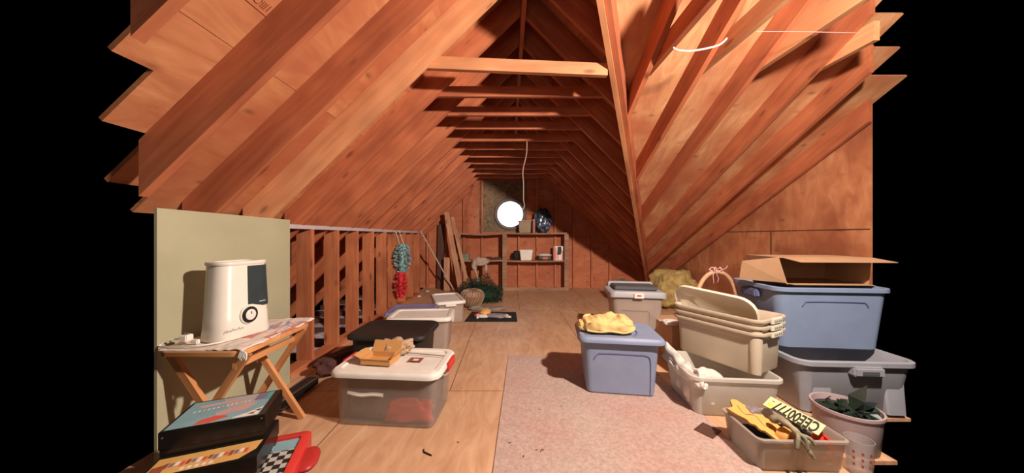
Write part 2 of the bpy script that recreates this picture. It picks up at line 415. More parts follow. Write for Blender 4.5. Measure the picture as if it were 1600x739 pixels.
# collar ties
ki = 0
for i, y in enumerate(RY):
    if i < 3: continue
    if y + .04 > YB - .1: continue
    xr = min(.92, XV(y) - .03); yy = y + .002
    za, zb = (2.392, 2.335) if i == 3 else (2.372 + random.uniform(-.012, .012), 2.368)
    poly = [(-.70, yy, za), (xr, yy, zb), (xr, yy, zb + .089), (-.62, yy, za + .089), (-.70, yy, za + .04)]
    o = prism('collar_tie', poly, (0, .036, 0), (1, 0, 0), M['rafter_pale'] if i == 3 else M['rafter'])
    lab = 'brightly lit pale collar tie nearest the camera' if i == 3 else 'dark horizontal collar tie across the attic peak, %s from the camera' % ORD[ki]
    props(o, lab, 'collar tie', 'collar ties under the ridge'); ki += 1
# valley rafter, two plies
vd = Vector((.52, 1, -.533)).normalized(); side = Vector((1, -.52, 0)).normalized()
for j, (off, drop, lab) in enumerate(((-.022, .055, 'pale edged outer ply of the long valley rafter, beside the dark slope'), (.018, .03, 'inner ply of the long valley rafter, beside the dormer rafters'))):
    a = Vector((XV(1.15), 1.15, zR(XV(1.15)))) + side * off; b = Vector((XV(6.62), 6.62, zR(XV(6.62)))) + side * off
    dz = Vector((0, 0, -drop)); up = Vector((0, 0, .235))
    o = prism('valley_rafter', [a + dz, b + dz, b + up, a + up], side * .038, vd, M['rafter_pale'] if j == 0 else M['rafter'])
    props(o, lab, 'rafter')
# dormer (wing) rafters
WX = [1.07, 1.47, 1.885, 2.34, 2.75, 3.235]
for i, x in enumerate(WX):
    y0 = max(1.72, x / 1.187 - .05); y1 = min(YV(x) + .0, YB - .02)
    y1 -= .05
    poly = [(x, y0, zW(y0)), (x, y1, zW(y1)), (x, y1, zW(y1) + DW - .002), (x, y0, zW(y0) + DW - .002)]
    o = prism('dormer_rafter', poly, (-.038, 0, 0), (0, 1, -.533), M['rafter'])
    props(o, 'rafter fanning up from the valley rafter in the dormer, %s from the ridge' % ORD[i], 'rafter', 'dormer rafters fanning out')
# dormer ties
TX = [1.11, 1.51, 1.925, 2.38]
for i, x in enumerate(TX):
    y0 = (1.55, 1.55, 1.60, 1.93)[i]; y1 = 2.36; zt = 2.41
    poly = [(x, y0, zt), (x, y1, zt), (x, y1 - .22, zt + .125), (x, y0, zt + .125)] if zW(y0) + DW > zt + .125 else None
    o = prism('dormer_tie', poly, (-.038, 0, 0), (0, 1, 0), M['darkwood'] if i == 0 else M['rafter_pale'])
    if i == 0: o.data.materials[0] = M['rafter']
    props(o, ('dark horizontal dormer tie beside the valley rafter', 'pale dormer tie just behind the white cable', 'pale knotty dormer tie, second from the side wall', 'pale dormer tie nearest the plywood side wall')[i], 'tie', 'dormer ties')

# gable (back) wall with round hole
WC = Vector((.03, 0, 1.65)); WR = .30
bm = bmesh.new()
outer = [(-3.15, 0), (3.33, 0), (3.33, .12), (XV(YB) + .1, zR(XV(YB)) + .30), (.12, 3.31), (-3.15, .17)]
ov = [bm.verts.new((x, YB, z)) for x, z in outer]; N = 40
iv = [bm.verts.new((WC.x + WR * math.cos(2 * math.pi * i / N), YB, WC.z + WR * math.sin(2 * math.pi * i / N))) for i in range(N)]
ed = [bm.edges.new((ov[i], ov[(i + 1) % len(ov)])) for i in range(len(ov))] + [bm.edges.new((iv[i], iv[(i + 1) % N])) for i in range(N)]
bmesh.ops.triangle_fill(bm, edges=ed, use_beauty=True)
r_ = bmesh.ops.extrude_face_region(bm, geom=bm.faces[:])
bmesh.ops.translate(bm, verts=[g for g in r_['geom'] if isinstance(g, bmesh.types.BMVert)], vec=(0, .03, 0))
struct(link_bm('wall_back', bm, M['gable']))
# weathered board around the window
bm = bmesh.new()
sq = [(-.66, 1.26), (.40, 1.26), (.40, 2.4), (-.5, 2.4), (-.66, 2.25)]
ov = [bm.verts.new((x, YB - .012, z)) for x, z in sq]
iv = [bm.verts.new((WC.x + WR * math.cos(2 * math.pi * i / N), YB - .012, WC.z + WR * math.sin(2 * math.pi * i / N))) for i in range(N)]
ed = [bm.edges.new((ov[i], ov[(i + 1) % len(ov)])) for i in range(len(ov))] + [bm.edges.new((iv[i], iv[(i + 1) % N])) for i in range(N)]
bmesh.ops.triangle_fill(bm, edges=ed, use_beauty=True)
r_ = bmesh.ops.extrude_face_region(bm, geom=bm.faces[:])
bmesh.ops.translate(bm, verts=[g for g in r_['geom'] if isinstance(g, bmesh.types.BMVert)], vec=(0, .011, 0))
struct(link_bm('trim_1', bm, M['grime']))
# round window
bm = bmesh.new()
prof = [(.285, .02), (.285, -.05), (.30, -.06), (.345, -.06), (.36, -.045), (.36, -.014), (.30, -.014), (.30, .02)]
rings = []
for i in range(N):
    a = 2 * math.pi * i / N; rings.append([(WC.x + r * math.cos(a), YB + d, WC.z + r * math.sin(a)) for r, d in prof])
rings.append(rings[0]); vs = [[bm.verts.new(p) for p in ring] for ring in rings[:-1]]
for i in range(N):
    a, b = vs[i], vs[(i + 1) % N]
    for k in range(len(prof)): face(bm, [a[k], a[(k + 1) % len(prof)], b[(k + 1) % len(prof)], b[k]])
win = struct(link_bm('window_1', bm, plain('grey_window_ring', (.16, .12, .10), .7), smooth='auto'))
gm, gnt, gbs, gout = nodes('window_glass')
gbs.inputs['Base Color'].default_value = (.9, .95, 1, 1); gbs.inputs['Transmission Weight'].default_value = 1; gbs.inputs['Roughness'].default_value = .02; gbs.inputs['IOR'].default_value = 1.02
bm = bmesh.new(); v = [bm.verts.new((WC.x + .287 * math.cos(2 * math.pi * i / N), YB + .005, WC.z + .287 * math.sin(2 * math.pi * i / N))) for i in range(N)]; face(bm, v)
link_bm('pane', bm, gm, win)
sm, snt, sbs, sout = nodes('bright_overcast_sky')
em = snt.nodes.new('ShaderNodeEmission'); em.inputs[0].default_value = (.86, .93, 1, 1); em.inputs[1].default_value = 4.0
snt.links.new(em.outputs[0], sout.inputs[0])
bm = bmesh.new(); add_box(bm, -.55, .62, YB + .5, YB + .52, 1.1, 2.2); struct(link_bm('sky', bm, sm))

# gable studs (visible between the shelves)
n = 0
for k in range(-5, 7):
    x = .627 + .406 * (k - 1)
    if x < -2.0 or x > 2.8: continue
    top = (zL(x) + .02 if x < .1 else zR(x) + .05)
    if x > 2.3: top = zW(6.7) + .1
    segs = [(.04, top)]
    if abs(x - WC.x) < .42: segs = [(.04, 1.24)]
    for a, b in segs:
        o = prism('gable_stud', [(x - .019, YB - .075, a), (x + .019, YB - .075, a), (x + .019, YB - .075, b), (x - .019, YB - .075, b)], (0, .074 if b < 1.3 else .06, 0), (0, 0, 1), M['stud'])
        props(o, 'vertical stud on the gable wall behind the shelves, %s from the eaves side' % ORD[n], 'stud', 'studs of the gable wall'); n += 1
# side (dormer) wall
poly = [(3.27, 2.72, 0), (3.27, YB, 0), (3.27, YB, zW(YB) + .18), (3.27, 2.72, zW(2.72) + .18)]
struct(prism('wall_right', poly, (.02, 0, 0), (0, 1, 0), M['sidewall']))
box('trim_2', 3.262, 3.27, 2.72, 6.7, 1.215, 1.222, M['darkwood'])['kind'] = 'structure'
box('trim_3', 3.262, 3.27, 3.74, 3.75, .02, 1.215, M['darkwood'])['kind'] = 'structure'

# floor
fp = [(-1.90, 1.30), (1.77, 1.30), (1.77, 1.54), (1.99, 1.54), (1.99, 1.90), (2.54, 1.90), (2.54, 2.7), (3.27, 2.7), (3.27, YB), (-1.90, YB)]
bm = bmesh.new(); a = [bm.verts.new((x, y, 0)) for x, y in fp]; b = [bm.verts.new((x, y, -.02)) for x, y in fp]
face(bm, a); face(bm, b[::-1])
for i in range(len(fp)): j = (i + 1) % len(fp); face(bm, [a[i], b[i], b[j], a[j]])
struct(link_bm('floor', bm, M['floor']))
# eave floor with insulation behind the knee wall
bm = bmesh.new(); nx, ny = 14, 60; g = []
for i in range(nx + 1):
    row = []
    for j in range(ny + 1):
        x = -3.1 + 1.19 * i / nx; y = 2.75 + (YB - 2.75) * j / ny
        row.append(bm.verts.new((x, y, -.03 + .05 * noise.noise(Vector((x * 5, y * 5, 0))))))
    g.append(row)
for i in range(nx):
    for j in range(ny): face(bm, [g[i][j], g[i + 1][j], g[i + 1][j + 1], g[i][j + 1]])
o = link_bm('insulation', bm, M['insul'], smooth=True); props(o, 'blue grey loose insulation on the eave floor behind the knee wall studs', 'insulation', None, 'stuff')
for k in range(11):
    y = 2.85 + .403 * k
    if y > 6.6: continue
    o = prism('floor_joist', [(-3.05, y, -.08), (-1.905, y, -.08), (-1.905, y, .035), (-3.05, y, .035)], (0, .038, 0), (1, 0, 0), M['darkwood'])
    props(o, 'dark floor joist crossing the eave insulation, %s from the camera' % ORD[k], 'joist', 'floor joists behind the knee wall')

# knee wall
KX = -1.77
o = prism('top_plate', [(KX, 1.62, 1.215), (KX, 5.99, 1.215), (KX, 5.99, 1.25), (KX, 1.62, 1.25)], (-.14, 0, 0), (0, 1, 0), plain('daylit_plate_wood', (.50, .42, .42), .6, .1))  # pale tone puts reflected daylight into the plate's colour
props(o, 'top plate along the heads of the knee wall studs, daylight painted into its pale tone', 'plate')
o = prism('bottom_plate', [(KX, 2.44, .001), (KX, 5.99, .001), (KX, 5.99, .038), (KX, 2.44, .038)], (-.125, 0, 0), (0, 1, 0), M['stud'])
props(o, 'bottom plate on the floor under the knee wall studs', 'plate')
for k in range(9):
    y = 2.70 + .406 * k
    o = prism('wall_stud', [(KX, y, .038), (KX, y + .038, .038), (KX, y + .038, 1.215), (KX, y, 1.215)], (-.138, 0, 0), (0, 0, 1), M['stud'])
    props(o, 'reddish knee wall stud, %s in the row from the olive drywall panel' % ORD[k], 'stud', 'studs of the open knee wall')
# drywall panel
o = prism('drywall_panel', [(-1.722, 1.472, .0), (-1.722, 2.367, .0), (-1.722, 2.367, 1.281), (-1.722, 1.472, 1.290)], (-.014, 0, 0), (0, 1, 0), M['panel'])
props(o, 'olive green drywall panel standing behind the humidifier table', 'panel')

# hanging string from fifth tie
sp = [P(823, 214, 3.02 + .62), P(822, 235, 3.64), P(817, 262, 3.64), P(818, 285, 3.64), P(818, 312, 3.64), P(820, 322, 3.64), P(815, 329, 3.64)]
sx = .225; sy = 3.87
sp = [Vector((.232, 3.84, 2.368)), Vector((.225, 3.84, 2.2)), Vector((.18, 3.84, 1.99)), Vector((.188, 3.84, 1.82)), Vector((.188, 3.84, 1.62)), Vector((.20, 3.84, 1.54)), Vector((.165, 3.84, 1.48))]
o = tube('pull_string', spline(sp, 6), .006, M['rope']); props(o, 'thin kinked string hanging from a collar tie before the round window', 'string')
# cables at dormer
pts = [P(1052, 75, 1.95), P(1060, 79, 1.94), P(1080, 80, 1.93), P(1105, 76, 1.92), P(1125, 70, 1.90), P(1136, 60, 1.88)]
o = tube('white_cable', spline(pts, 6), .0055, M['cable']); props(o, 'short white cable looping between the dormer rafters', 'cable')
pts = [P(1182, 50, 1.84), P(1240, 50, 1.84), P(1300, 51, 1.84), P(1344, 52, 1.84)]
o = tube('thin_wire', spline(pts, 6), .0014, M['pink']); props(o, 'thin straight wire strung across the dormer ties', 'wire')

# ------------------------------------------------------------------ totes
def tote_body(name, wb, db, wt, dt, h, mat, parent, rim=.014, rimh=.022, r=.05, t=.004, inner=.01, skirt=None, z=0):
    bm = bmesh.new()
    rb = r * .8
    rings = [rr(wb - .02, db - .02, rb, 0), rr(wb, db, rb, .012), rr(wt - .006, dt - .006, r, h - rimh - .004), rr(wt + 2 * rim, dt + 2 * rim, r + rim, h - rimh),
             rr(wt + 2 * rim, dt + 2 * rim, r + rim, h - .003), rr(wt + 2 * rim - .008, dt + 2 * rim - .008, r + rim - .002, h), rr(wt - .012, dt - .012, r - .004, h),
             rr(wt - .02, dt - .02, r - .006, h - .01), rr(wb - .016, db - .016, rb - .004, inner)]
    loft(bm, rings)
    return link_bm(name, bm, mat, parent, loc=(0, 0, z), smooth='auto')
def lid_mesh(name, w, d, mat, parent, z, r=.06, skirt=.022, border=.045, raise_=.008, recess=.006, loc=None, rot=None):
    bm = bmesh.new()
    rings = [rr(w - .012, d - .012, r, -.001), rr(w - .006, d - .006, r, -skirt + .006), rr(w, d, r, -skirt), rr(w, d, r, -.004), rr(w - .01, d - .01, r - .004, .004), rr(w - .03, d - .03, r - .01, raise_),
             rr(w - 2 * border, d - 2 * border, r - .02, raise_), rr(w - 2 * border - .014, d - 2 * border - .014, r - .025, raise_ - recess)]
    loft(bm, rings)
    return link_bm(name, bm, mat, parent, loc=loc or (0, 0, z), rot=rot or (0, 0, 0), smooth='auto')
def latch(parent, x, y, z, w, mat, rz=0, h=.06, name='latch'):
    bm = bmesh.new(); m = Matrix.Rotation(rz, 4, 'Z')
    add_box(bm, -w / 2, w / 2, -.012, .006, -h, 0)
    bmesh.ops.bevel(bm, geom=bm.edges[:], offset=.004, segments=2, affect='EDGES')
    o = link_bm(name, bm, mat, parent, loc=(x, y, z), rot=(0, 0, rz), smooth='auto'); return o

# T1 foreground clear tote with white lid
t = empty('storage_tote', (-.735, 1.985, 0), R(-4.3), 'clear plastic tote with a white lid and red latches, full of clothes', 'storage box')
tote_body('body', .60, .345, .635, .375, .322, M['clear'], t, r=.05)
lid_mesh('lid', .685, .43, M['white'], t, .330, r=.07, raise_=.012, recess=.010)
for sx in (-1, 1):
    l = latch(t, sx * .345, .04, .338, .15, M['red'], R(90) * sx, .055); l['label'] = 'red snap latch'
for sx in (-1, 1):
    tube('handle', spline([(sx * .318, -.07, .28), (sx * .345, -.05, .275), (sx * .345, .05, .275), (sx * .318, .07, .28)], 5), .006, M['clear2'], t)
o = tube('wire_hanger', [(.02, .10, .346), (.30, .055, .348)], .003, M['steel'], None)
o.location = t.location; o.rotation_euler = t.rotation_euler; props(o, 'thin metal rod lying across the white lid behind a small label', 'rod')
bm = bmesh.new()
patches('label_sticker', t, [(rect(.08, .17, -.03, .03), M['brownprint']), (rect(.11, .145, -.02, .01), M['pwhite'])], .3422)
# contents
lump('folded_clothes', .57, .31, .29, M['greycloth'], seed=1, amp=.08, fr=3, box_=.85, loc=(-.735, 1.99, .013), rot=(0, 0, R(-4.3)))
props(bpy.data.objects['folded_clothes'], 'grey brown clothes packed inside the clear tote under the white lid', 'clothes')
o = lump('red_garment', .30, .06, .16, M['redcloth'], seed=4, amp=.42, fr=1.7, box_=.35, loc=(-.62, 1.842, .012), rot=(0, 0, R(-4.3)))
props(o, 'red garment pressed against the front of the clothes filled clear tote', 'clothes')
o = tube('white_sock', spline([(-.98, 1.835, .20), (-.90, 1.826, .188), (-.82, 1.82, .195), (-.76, 1.818, .19)], 5), .012, M['whitecloth'])
props(o, 'white strip of fabric behind the front wall of the clothes tote', 'cloth')

# small cardboard box and tissue on T1
t = empty('cardboard_box', (-.83, 1.95, .343), R(-8), 'small open orange cardboard box on the white tote lid', 'box')
def open_carton(parent, w, d, h, th, mat, name='body'):
    bm = bmesh.new(); loft(bm, [rr(w, d, .002, 0, 1), rr(w, d, .002, h, 1), rr(w - 2 * th, d - 2 * th, .001, h, 1), rr(w - 2 * th, d - 2 * th, .001, th, 1)])
    return link_bm(name, bm, mat, parent)
open_carton(t, .20, .13, .035, .004, M['kraft'])
def flap(parent, hinge, w, l, rot, mat, name='flap', th=.004):
    bm = bmesh.new(); add_box(bm, -w / 2, w / 2, 0, l, -th / 2, th / 2)
    return link_bm(name, bm, mat, parent, loc=hinge, rot=rot)
flap(t, (0, .065, .035), .20, .075, (R(62), 0, 0), M['kraft'])
flap(t, (.10, 0, .035), .13, .05, (R(55), 0, R(-90)), M['kraft'])
flap(t, (-.10, 0, .035), .13, .05, (R(25), 0, R(90)), M['kraft'])
flap(t, (0, -.065, .035), .20, .004, (R(0), 0, R(180)), M['kraft'])
o = lump('crumpled_paper', .20, .12, .10, M['paper'], seed=9, amp=.5, fr=2.4, box_=.2, loc=(-.77, 2.085, .338)); o.data.materials[0] = plain('tan_packing_paper', (.50, .33, .20), .7, .2, 10, .6)
props(o, 'crumpled tan packing paper heaped behind the small cardboard box', 'paper')
o = lump('tissue_wad', .10, .05, .035, M['whitecloth'], seed=5, amp=.5, fr=2.4, box_=.2, loc=(-.975, 2.02, .340)); o.data.materials[0] = plain('pinkish_tissue', (.62, .42, .30), .7, .2, 10, .6)
props(o, 'small twisted tissue beside the cardboard box on the white lid', 'paper')
# brown garment behind on floor
o = lump('rolled_garment', .50, .16, .17, M['maroon'], seed=3, amp=.2, fr=2.2, box_=.3, loc=(-1.42, 2.62, .04), rot=(0, 0, R(62)))
o.location.z = 0.001
props(o, 'dark brown rolled garment on the floor between the studs and the totes', 'clothes')

# T2 black tote
t = empty('storage_tote', (-.945, 2.52, 0), R(-2), 'black plastic tote with a smooth black lid', 'storage box')
tote_body('body', .52, .36, .57, .41, .37, M['blacksoft'], t, r=.06)
lid_mesh('lid', .64, .47, M['blacksoft'], t, .378, r=.09, raise_=.012, recess=.004, border=.06)
# T3 clear tote white lid
t = empty('storage_tote', (-.905, 3.14, 0), R(4), 'cloudy clear tote with a white ridged lid behind the black tote', 'storage box')
tote_body('body', .56, .34, .60, .375, .325, M['clear2'], t, r=.05)
l = lid_mesh('lid', .645, .42, M['white'], t, .337, r=.06, raise_=.014, recess=.012)
latch(t, .318, 0, .33, .12, M['white'], R(90))
o = lump('folded_linens', .50, .29, .25, M['tancloth'], seed=12, amp=.08, fr=3, box_=.8, loc=(-.905, 3.14, .013), rot=(0, 0, R(4))); o.data.materials[0] = plain('rose_linen', (.42, .25, .19), .95, .3, 6, .5)
props(o, 'rose brown linens inside the cloudy tote behind the black one', 'linens')
# T4 violet lid
t = empty('storage_tote', (-1.16, 3.62, 0), R(6), 'low tote with a flat violet blue lid beside the knee wall', 'storage box')
tote_body('body', .46, .36, .50, .40, .27, M['clear2'], t, r=.05)
lid_mesh('lid', .55, .46, M['purple'], t, .282, r=.04, raise_=.008, recess=.003)
# T5
t = empty('storage_tote', (-.865, 4.235, 0), R(20), 'clear tote with a white lid next to the fir garland', 'storage box')
tote_body('body', .34, .56, .37, .59, .272, M['clear2'], t, r=.045)
lid_mesh('lid', .415, .645, M['white'], t, .284, r=.06, raise_=.016, recess=.014)
latch(t, 0, -.312, .262, .14, M['white'], 0, .03, 'handle')
o = lump('packed_toys', .30, .52, .22, M['tancloth'], seed=15, amp=.1, fr=3, box_=.8, loc=(-.865, 4.235, .013), rot=(0, 0, R(20)))
props(o, 'tan bundle packed inside the clear tote near the fir garland', 'bundle')

# B1 blue tote
t = empty('storage_tote', (.83, 2.33, .008), R(-8), 'blue plastic tote with a blue lid, standing on the carpet', 'storage box')
tote_body('body', .475, .33, .535, .375, .395, M['blue'], t, r=.05)
lid_mesh('lid', .60, .445, M['blue'], t, .407, r=.06, raise_=.016, recess=.002, border=.10)
def front_groove(parent, pts, r=.0035, mat=None, name='embossed_line'):
    return tube(name, spline(pts, 5), r, mat or M['bluedark'], parent, n=6)
fy = lambda z, db=.33, dt=.375, h=.395: -(db + (dt - db) * z / h) / 2 - .001
front_groove(t, [(-.19, fy(.27), .255), (-.165, fy(.285), .29), (-.12, fy(.295), .30), (.10, fy(.295), .30), (.165, fy(.295), .298), (.195, fy(.28), .27), (.20, fy(.15), .15), (.20, fy(.02), .02)])
tube('lid_ridge', spline([(.09, -.16, .423), (.14, -.05, .424), (.10, .08, .424), (.04, .15, .423)], 6), .004, M['bluedark'], t, n=6)
def towel(name, w, d, h, mat, seed, loc, rz, label, cat):
    bm = bmesh.new(); nx, ny = 34, 30; L = 3
    rows = []
    for i in range(nx + 1):
        u = i / nx * 2 - 1; row = []
        for j in range(ny * 2):
            a = 2 * math.pi * j / (ny * 2); cy, sz = math.cos(a), math.sin(a)
            prof = (1 - abs(u) ** 6) ** .5 if abs(u) < 1 else 0
            y = math.copysign(abs(cy) ** .5, cy) * d / 2 * (.6 + .4 * prof); z = math.copysign(abs(sz) ** .6, sz) * h / 2 * (prof * .85 + .15) + h / 2
            p = Vector((u * 2.2, cy * 2, sz * 1.5 + seed))
            z += h * .28 * noise.noise(p * 1.1) * max(0, sz + .3); y += d * .07 * noise.noise(p * 1.7); x = u * w / 2 * (1 + .12 * noise.noise(p * .9 + Vector((3, 3, 3))))
            z += .004 * math.sin(u * 26 + 3 * noise.noise(p * 2)) * max(0, sz)
            row.append(bm.verts.new((x, y, max(0.0, z))))
        rows.append(row)
    for a, b in zip(rows, rows[1:]):
        for j in range(len(a)): face(bm, [a[j], a[(j + 1) % len(a)], b[(j + 1) % len(a)], b[j]])
    face(bm, rows[0][::-1]); face(bm, rows[-1])
    o = link_bm(name, bm, mat, loc=loc, rot=(0, 0, rz), smooth=True); return props(o, label, cat)
tw = towel('folded_towel', .36, .25, .105, M['yellow'], 2, (.75, 2.305, .433), R(-6), 'rumpled yellow cloth lying on the blue tote lid', 'cloth')
tube('hem', spline([(-.165, -.125, .03), (-.08, -.13, .022), (0, -.128, .03), (.09, -.13, .02), (.15, -.12, .03)], 5), .006, plain('pale_yellow_hem', (.82, .58, .24), .9), tw)
lump('hanging_corner', .07, .11, .06, M['yellow'], tw, seed=8, amp=.3, loc=(-.185, -.02, .012))

# B2 tall clear bin with grey lid
t = empty('storage_bin', (1.325, 3.20, 0), R(-9), 'tall clear storage bin with a grey lid and white latch behind the blue tote', 'storage box')
tote_body('body', .40, .32, .50, .38, .565, M['clear2'], t, r=.05)
bm = bmesh.new()
rings = [rr(.53, .41, .05, .535), rr(.545, .43, .05, .535), rr(.545, .43, .05, .578), rr(.53, .42, .05, .585), rr(.50, .38, .04, .585)]
loft(bm, rings)
for v in bm.verts: v.co.z += .035 * max(0, 1 - (v.co.x / .27) ** 2) * (1 if v.co.z > .55 else .4)
link_bm('lid', bm, M['greylid'], t, smooth='auto')
box('lid_recess', -.21, .21, -.12, .14, .60, .635, M['greydark'], t, .008)
box('lid_hinge', -.235, .235, .14, .195, .59, .648, M['greylid'], t, .01)
latch(t, .0, -.222, .585, .09, M['white'], 0, .05)
latch(t, .0, -.228, .570, .045, M['red'], 0, .012, 'latch_tab')
tube('embossed_line', [(-.16, -.178, .40), (.10, -.178, .40), (.11, -.176, .38), (.11, -.162, .16)], .004, M['greencloth'], t, n=6)
for nm, mt, w, x, z, lab in (('folded_sweater', 'tancloth', .40, -.015, .02, 'tan clothes filling the bin with the grey lid'),):
    o = lump(nm, .37, .29, .50, M[mt], seed=21, amp=.05, fr=3, box_=.85, loc=(1.325, 3.20, .013), rot=(0, 0, R(-9))); props(o, lab, 'clothes')
o = lump('green_cloth', .10, .05, .28, M['greencloth'], seed=22, amp=.12, fr=2.2, box_=.5, loc=(1.475, 3.035, .10), rot=(0, 0, R(-9)))
props(o, 'sage green cloth in the front corner of the bin with the grey lid', 'clothes')

# carton behind and basket
t = empty('cardboard_carton', (1.78, 2.93, 0), R(2), 'closed brown carton on the floor behind the stacked beige totes', 'box')
box('body', -.31, .31, -.20, .22, .0005, .33, M['card'], t)
box('packing_tape', -.312, .312, -.03, .03, .329, .3315, M['pwhite'], t)
o = lump('white_rag', .14, .12, .04, M['whitecloth'], seed=31, amp=.3, loc=(1.51, 2.80, .3305)); props(o, 'small white rag on the corner of the brown carton', 'cloth')
t = empty('wicker_basket', (1.99, 2.88, .333), R(4), 'wicker basket with a tall arched handle tied with pink ribbon', 'basket')
bm = bmesh.new(); loft(bm, [circ(.11, 0), circ(.17, .10), circ(.20, .2), circ(.205, .21), circ(.195, .21), circ(.165, .1), circ(.10, .012)])
link_bm('bowl', bm, M['wicker'], t, smooth='auto')
pts = [(.205 * math.cos(a), 0, .18 + .30 * math.sin(a)) for a in [math.pi * i / 22 for i in range(23)]]
tube('handle', pts, .019, M['cane'], t, n=10)
bmr = bmesh.new()
for k in range(5):
    a = k * 1.2; tube_bm(bmr, spline([(0, 0, .545), (.03 * math.cos(a), .03 * math.sin(a), .57), (.055 * math.cos(a + .4), .03 * math.sin(a + .4), .545), (.01, 0, .54)], 4), .005, 5)
tube_bm(bmr, spline([(-.03, -.02, .54), (-.05, -.025, .50), (-.045, -.025, .45), (-.04, -.02, .42)], 4), .003, 5)
tube_bm(bmr, spline([(-.02, -.02, .54), (-.02, -.025, .51), (-.005, -.025, .47), (-.01, -.02, .43)], 4), .003, 5)
tube_bm(bmr, spline([(.02, -.01, .55), (.06, -.015, .56), (.075, -.02, .59)], 4), .003, 5)
rb = link_bm('ribbon', bmr, M['pink'], t, smooth=True); rb.location.z = -.05; rb.scale = (1.2, 1.2, 1)

# insulation lump and grey bundle in the corner
o = lump('insulation_batt', .66, .50, .62, M['fibre'], seed=41, amp=.28, fr=1.8, box_=.2, loc=(2.62, 4.85, .0)); props(o, 'torn yellow fibreglass batt heaped by the foot of the valley rafter', 'insulation')
o = lump('grey_bundle', .5, .35, .36, M['greencloth'], seed=42, amp=.2, fr=2, box_=.3, loc=(2.05, 5.5, .0)); props(o, 'dull green bundle on the floor behind the bin with the grey lid', 'bundle')

# translucent tote with white cloth
t = empty('storage_tote', (1.455, 2.10, 0), R(-5), 'frosted white tote holding a white sheet, under the beige totes', 'storage box')
tote_body('body', .47, .38, .54, .44, .262, M['clear3'], t, r=.05, rim=.012)
box('end_handle', .27, .292, -.09, .09, .21, .235, M['clear3'], t, .005)
bm = bmesh.new(); rows = []; nU, nV = 40, 26
for i in range(nU + 1):
    u = i / nU; row = []
    # path around front-left corner of rim: from left side back to front middle
    for j in range(nV + 1):
        v = j / nV
        if u < .6: x, y = -.262, .20 - (.36) * (u / .6); nx_, ny_ = -1, 0
        else: x, y = -.262 + .07 * ((u - .6) / .4), -.215; nx_, ny_ = 0, -1
        k = max(0, 1 - abs(u - .6) * 6); x += .02 * k; y += .02 * k
        if u > .5 and u < .7:
            w_ = (u - .5) / .2; nx_, ny_ = -(1 - w_), -w_
        hgt = math.sin(math.pi * min(1, v * 1.0))
        out = -.05 + v * .115 if v < .6 else .019 + .006 * math.sin(v * 9)
        z = .24 + .05 * math.sin(math.pi * min(v / .6, 1)) if v < .6 else .24 - (v - .6) * .12
        nn = noise.noise(Vector((u * 9, v * 4, 2)))
        z += .02 * nn + (.05 * (1 - u / .6) if u < .6 else 0) * (1 - abs(v - .5)); out += .012 * nn
        row.append(bm.verts.new((x + nx_ * out, y + ny_ * out, z)))
    rows.append(row)
for a, b in zip(rows, rows[1:]):
    for j in range(nV): face(bm, [a[j], a[j + 1], b[j + 1], b[j]])
o = link_bm('white_sheet', bm, M['whitecloth'], smooth=True, loc=t.location, rot=t.rotation_euler)
md = o.modifiers.new('thick', 'SOLIDIFY'); md.thickness = .006
props(o, 'crumpled white sheet bulging over the rim of the frosted tote', 'cloth')
o = lump('plastic_bag', .26, .26, .21, M['whitecloth'], seed=51, amp=.22, fr=2.4, box_=.5, loc=(1.33, 2.06, .013)); props(o, 'white plastic bag stuffed inside the frosted tote', 'bag')

# beige stack of three
ang = math.atan2(.894, -.447) - math.pi / 2   # long axis along local y
bw, bl = .335, .575
beige_lab = ['beige nesting tote at the bottom of the leaning stack', 'beige nesting tote in the middle of the stack, only its rim showing', 'open beige nesting tote on top of the stack, holding a cream lid']
bx, by = 1.585, 2.205
proto = None
for k in range(3):
    if proto is None:
        t = empty('nesting_tote', (bx, by, .2625), ang, beige_lab[0], 'storage box', 'nested beige totes')
        bm = bmesh.new(); h = .275
        rings = [rr(bw * .83, bl * .89, .03, 0), rr(bw * .86, bl * .91, .035, .012), rr(bw * .93, bl * .95, .05, h * .80), rr(bw * .97, bl * .97, .05, h * .82), rr(bw, bl, .055, h - .02),
                 rr(bw + .03, bl + .03, .07, h - .018), rr(bw + .034, bl + .034, .07, h - .009), rr(bw + .03, bl + .03, .07, h), rr(bw - .004, bl - .004, .05, h), rr(bw - .02, bl - .02, .05, h - .015),
                 rr(bw * .95 - .016, bl * .95 - .016, .045, h * .78), rr(bw * .80 - .016, bl * .86 - .016, .03, .018)]
        loft(bm, rings); link_bm('body', bm, M['beige'], t, smooth='auto')
        for sx, sy in ((-1, -1),):
            # corner flutes
            x, y = sx * bw * .44, sy * bl * .455
            bm = bmesh.new(); loft(bm, [circ(.030, .012, 16), circ(.036, h * .72, 16), circ(.030, h * .79, 16)], mtx=Matrix.Translation((x * .90, y * .955, 0)) @ Matrix.Rotation(0, 4, 'Z'))
            link_bm('corner_flute', bm, M['beige'], t, smooth='auto')
        for sy in (-1,):
            bm = bmesh.new()
            add_box(bm, -.062, .062, -.014, .006, -.030, .006)
            bmesh.ops.bevel(bm, geom=bm.edges[:], offset=.004, segments=2, affect='EDGES')
            hd = link_bm('handle', bm, M['cream'], t, loc=(0, sy * (bl / 2 + .012), h - .002), smooth='auto')
            bm = bmesh.new()
            for q in (-.035, -.012, .015, .038): add_box(bm, q - .004, q + .004, -.0155, -.013, -.018, -.008)
            link_bm('handle_slots', bm, M['greydark'], hd)
        proto = t
    else:
        c = proto.copy(); C.objects.link(c); c.location = (bx, by, .2625 + .043 * k); c['label'] = beige_lab[k]
        for ch in proto.children:
            d = ch.copy(); C.objects.link(d); d.parent = c
            for g in ch.children:
                e = g.copy(); C.objects.link(e); e.parent = d
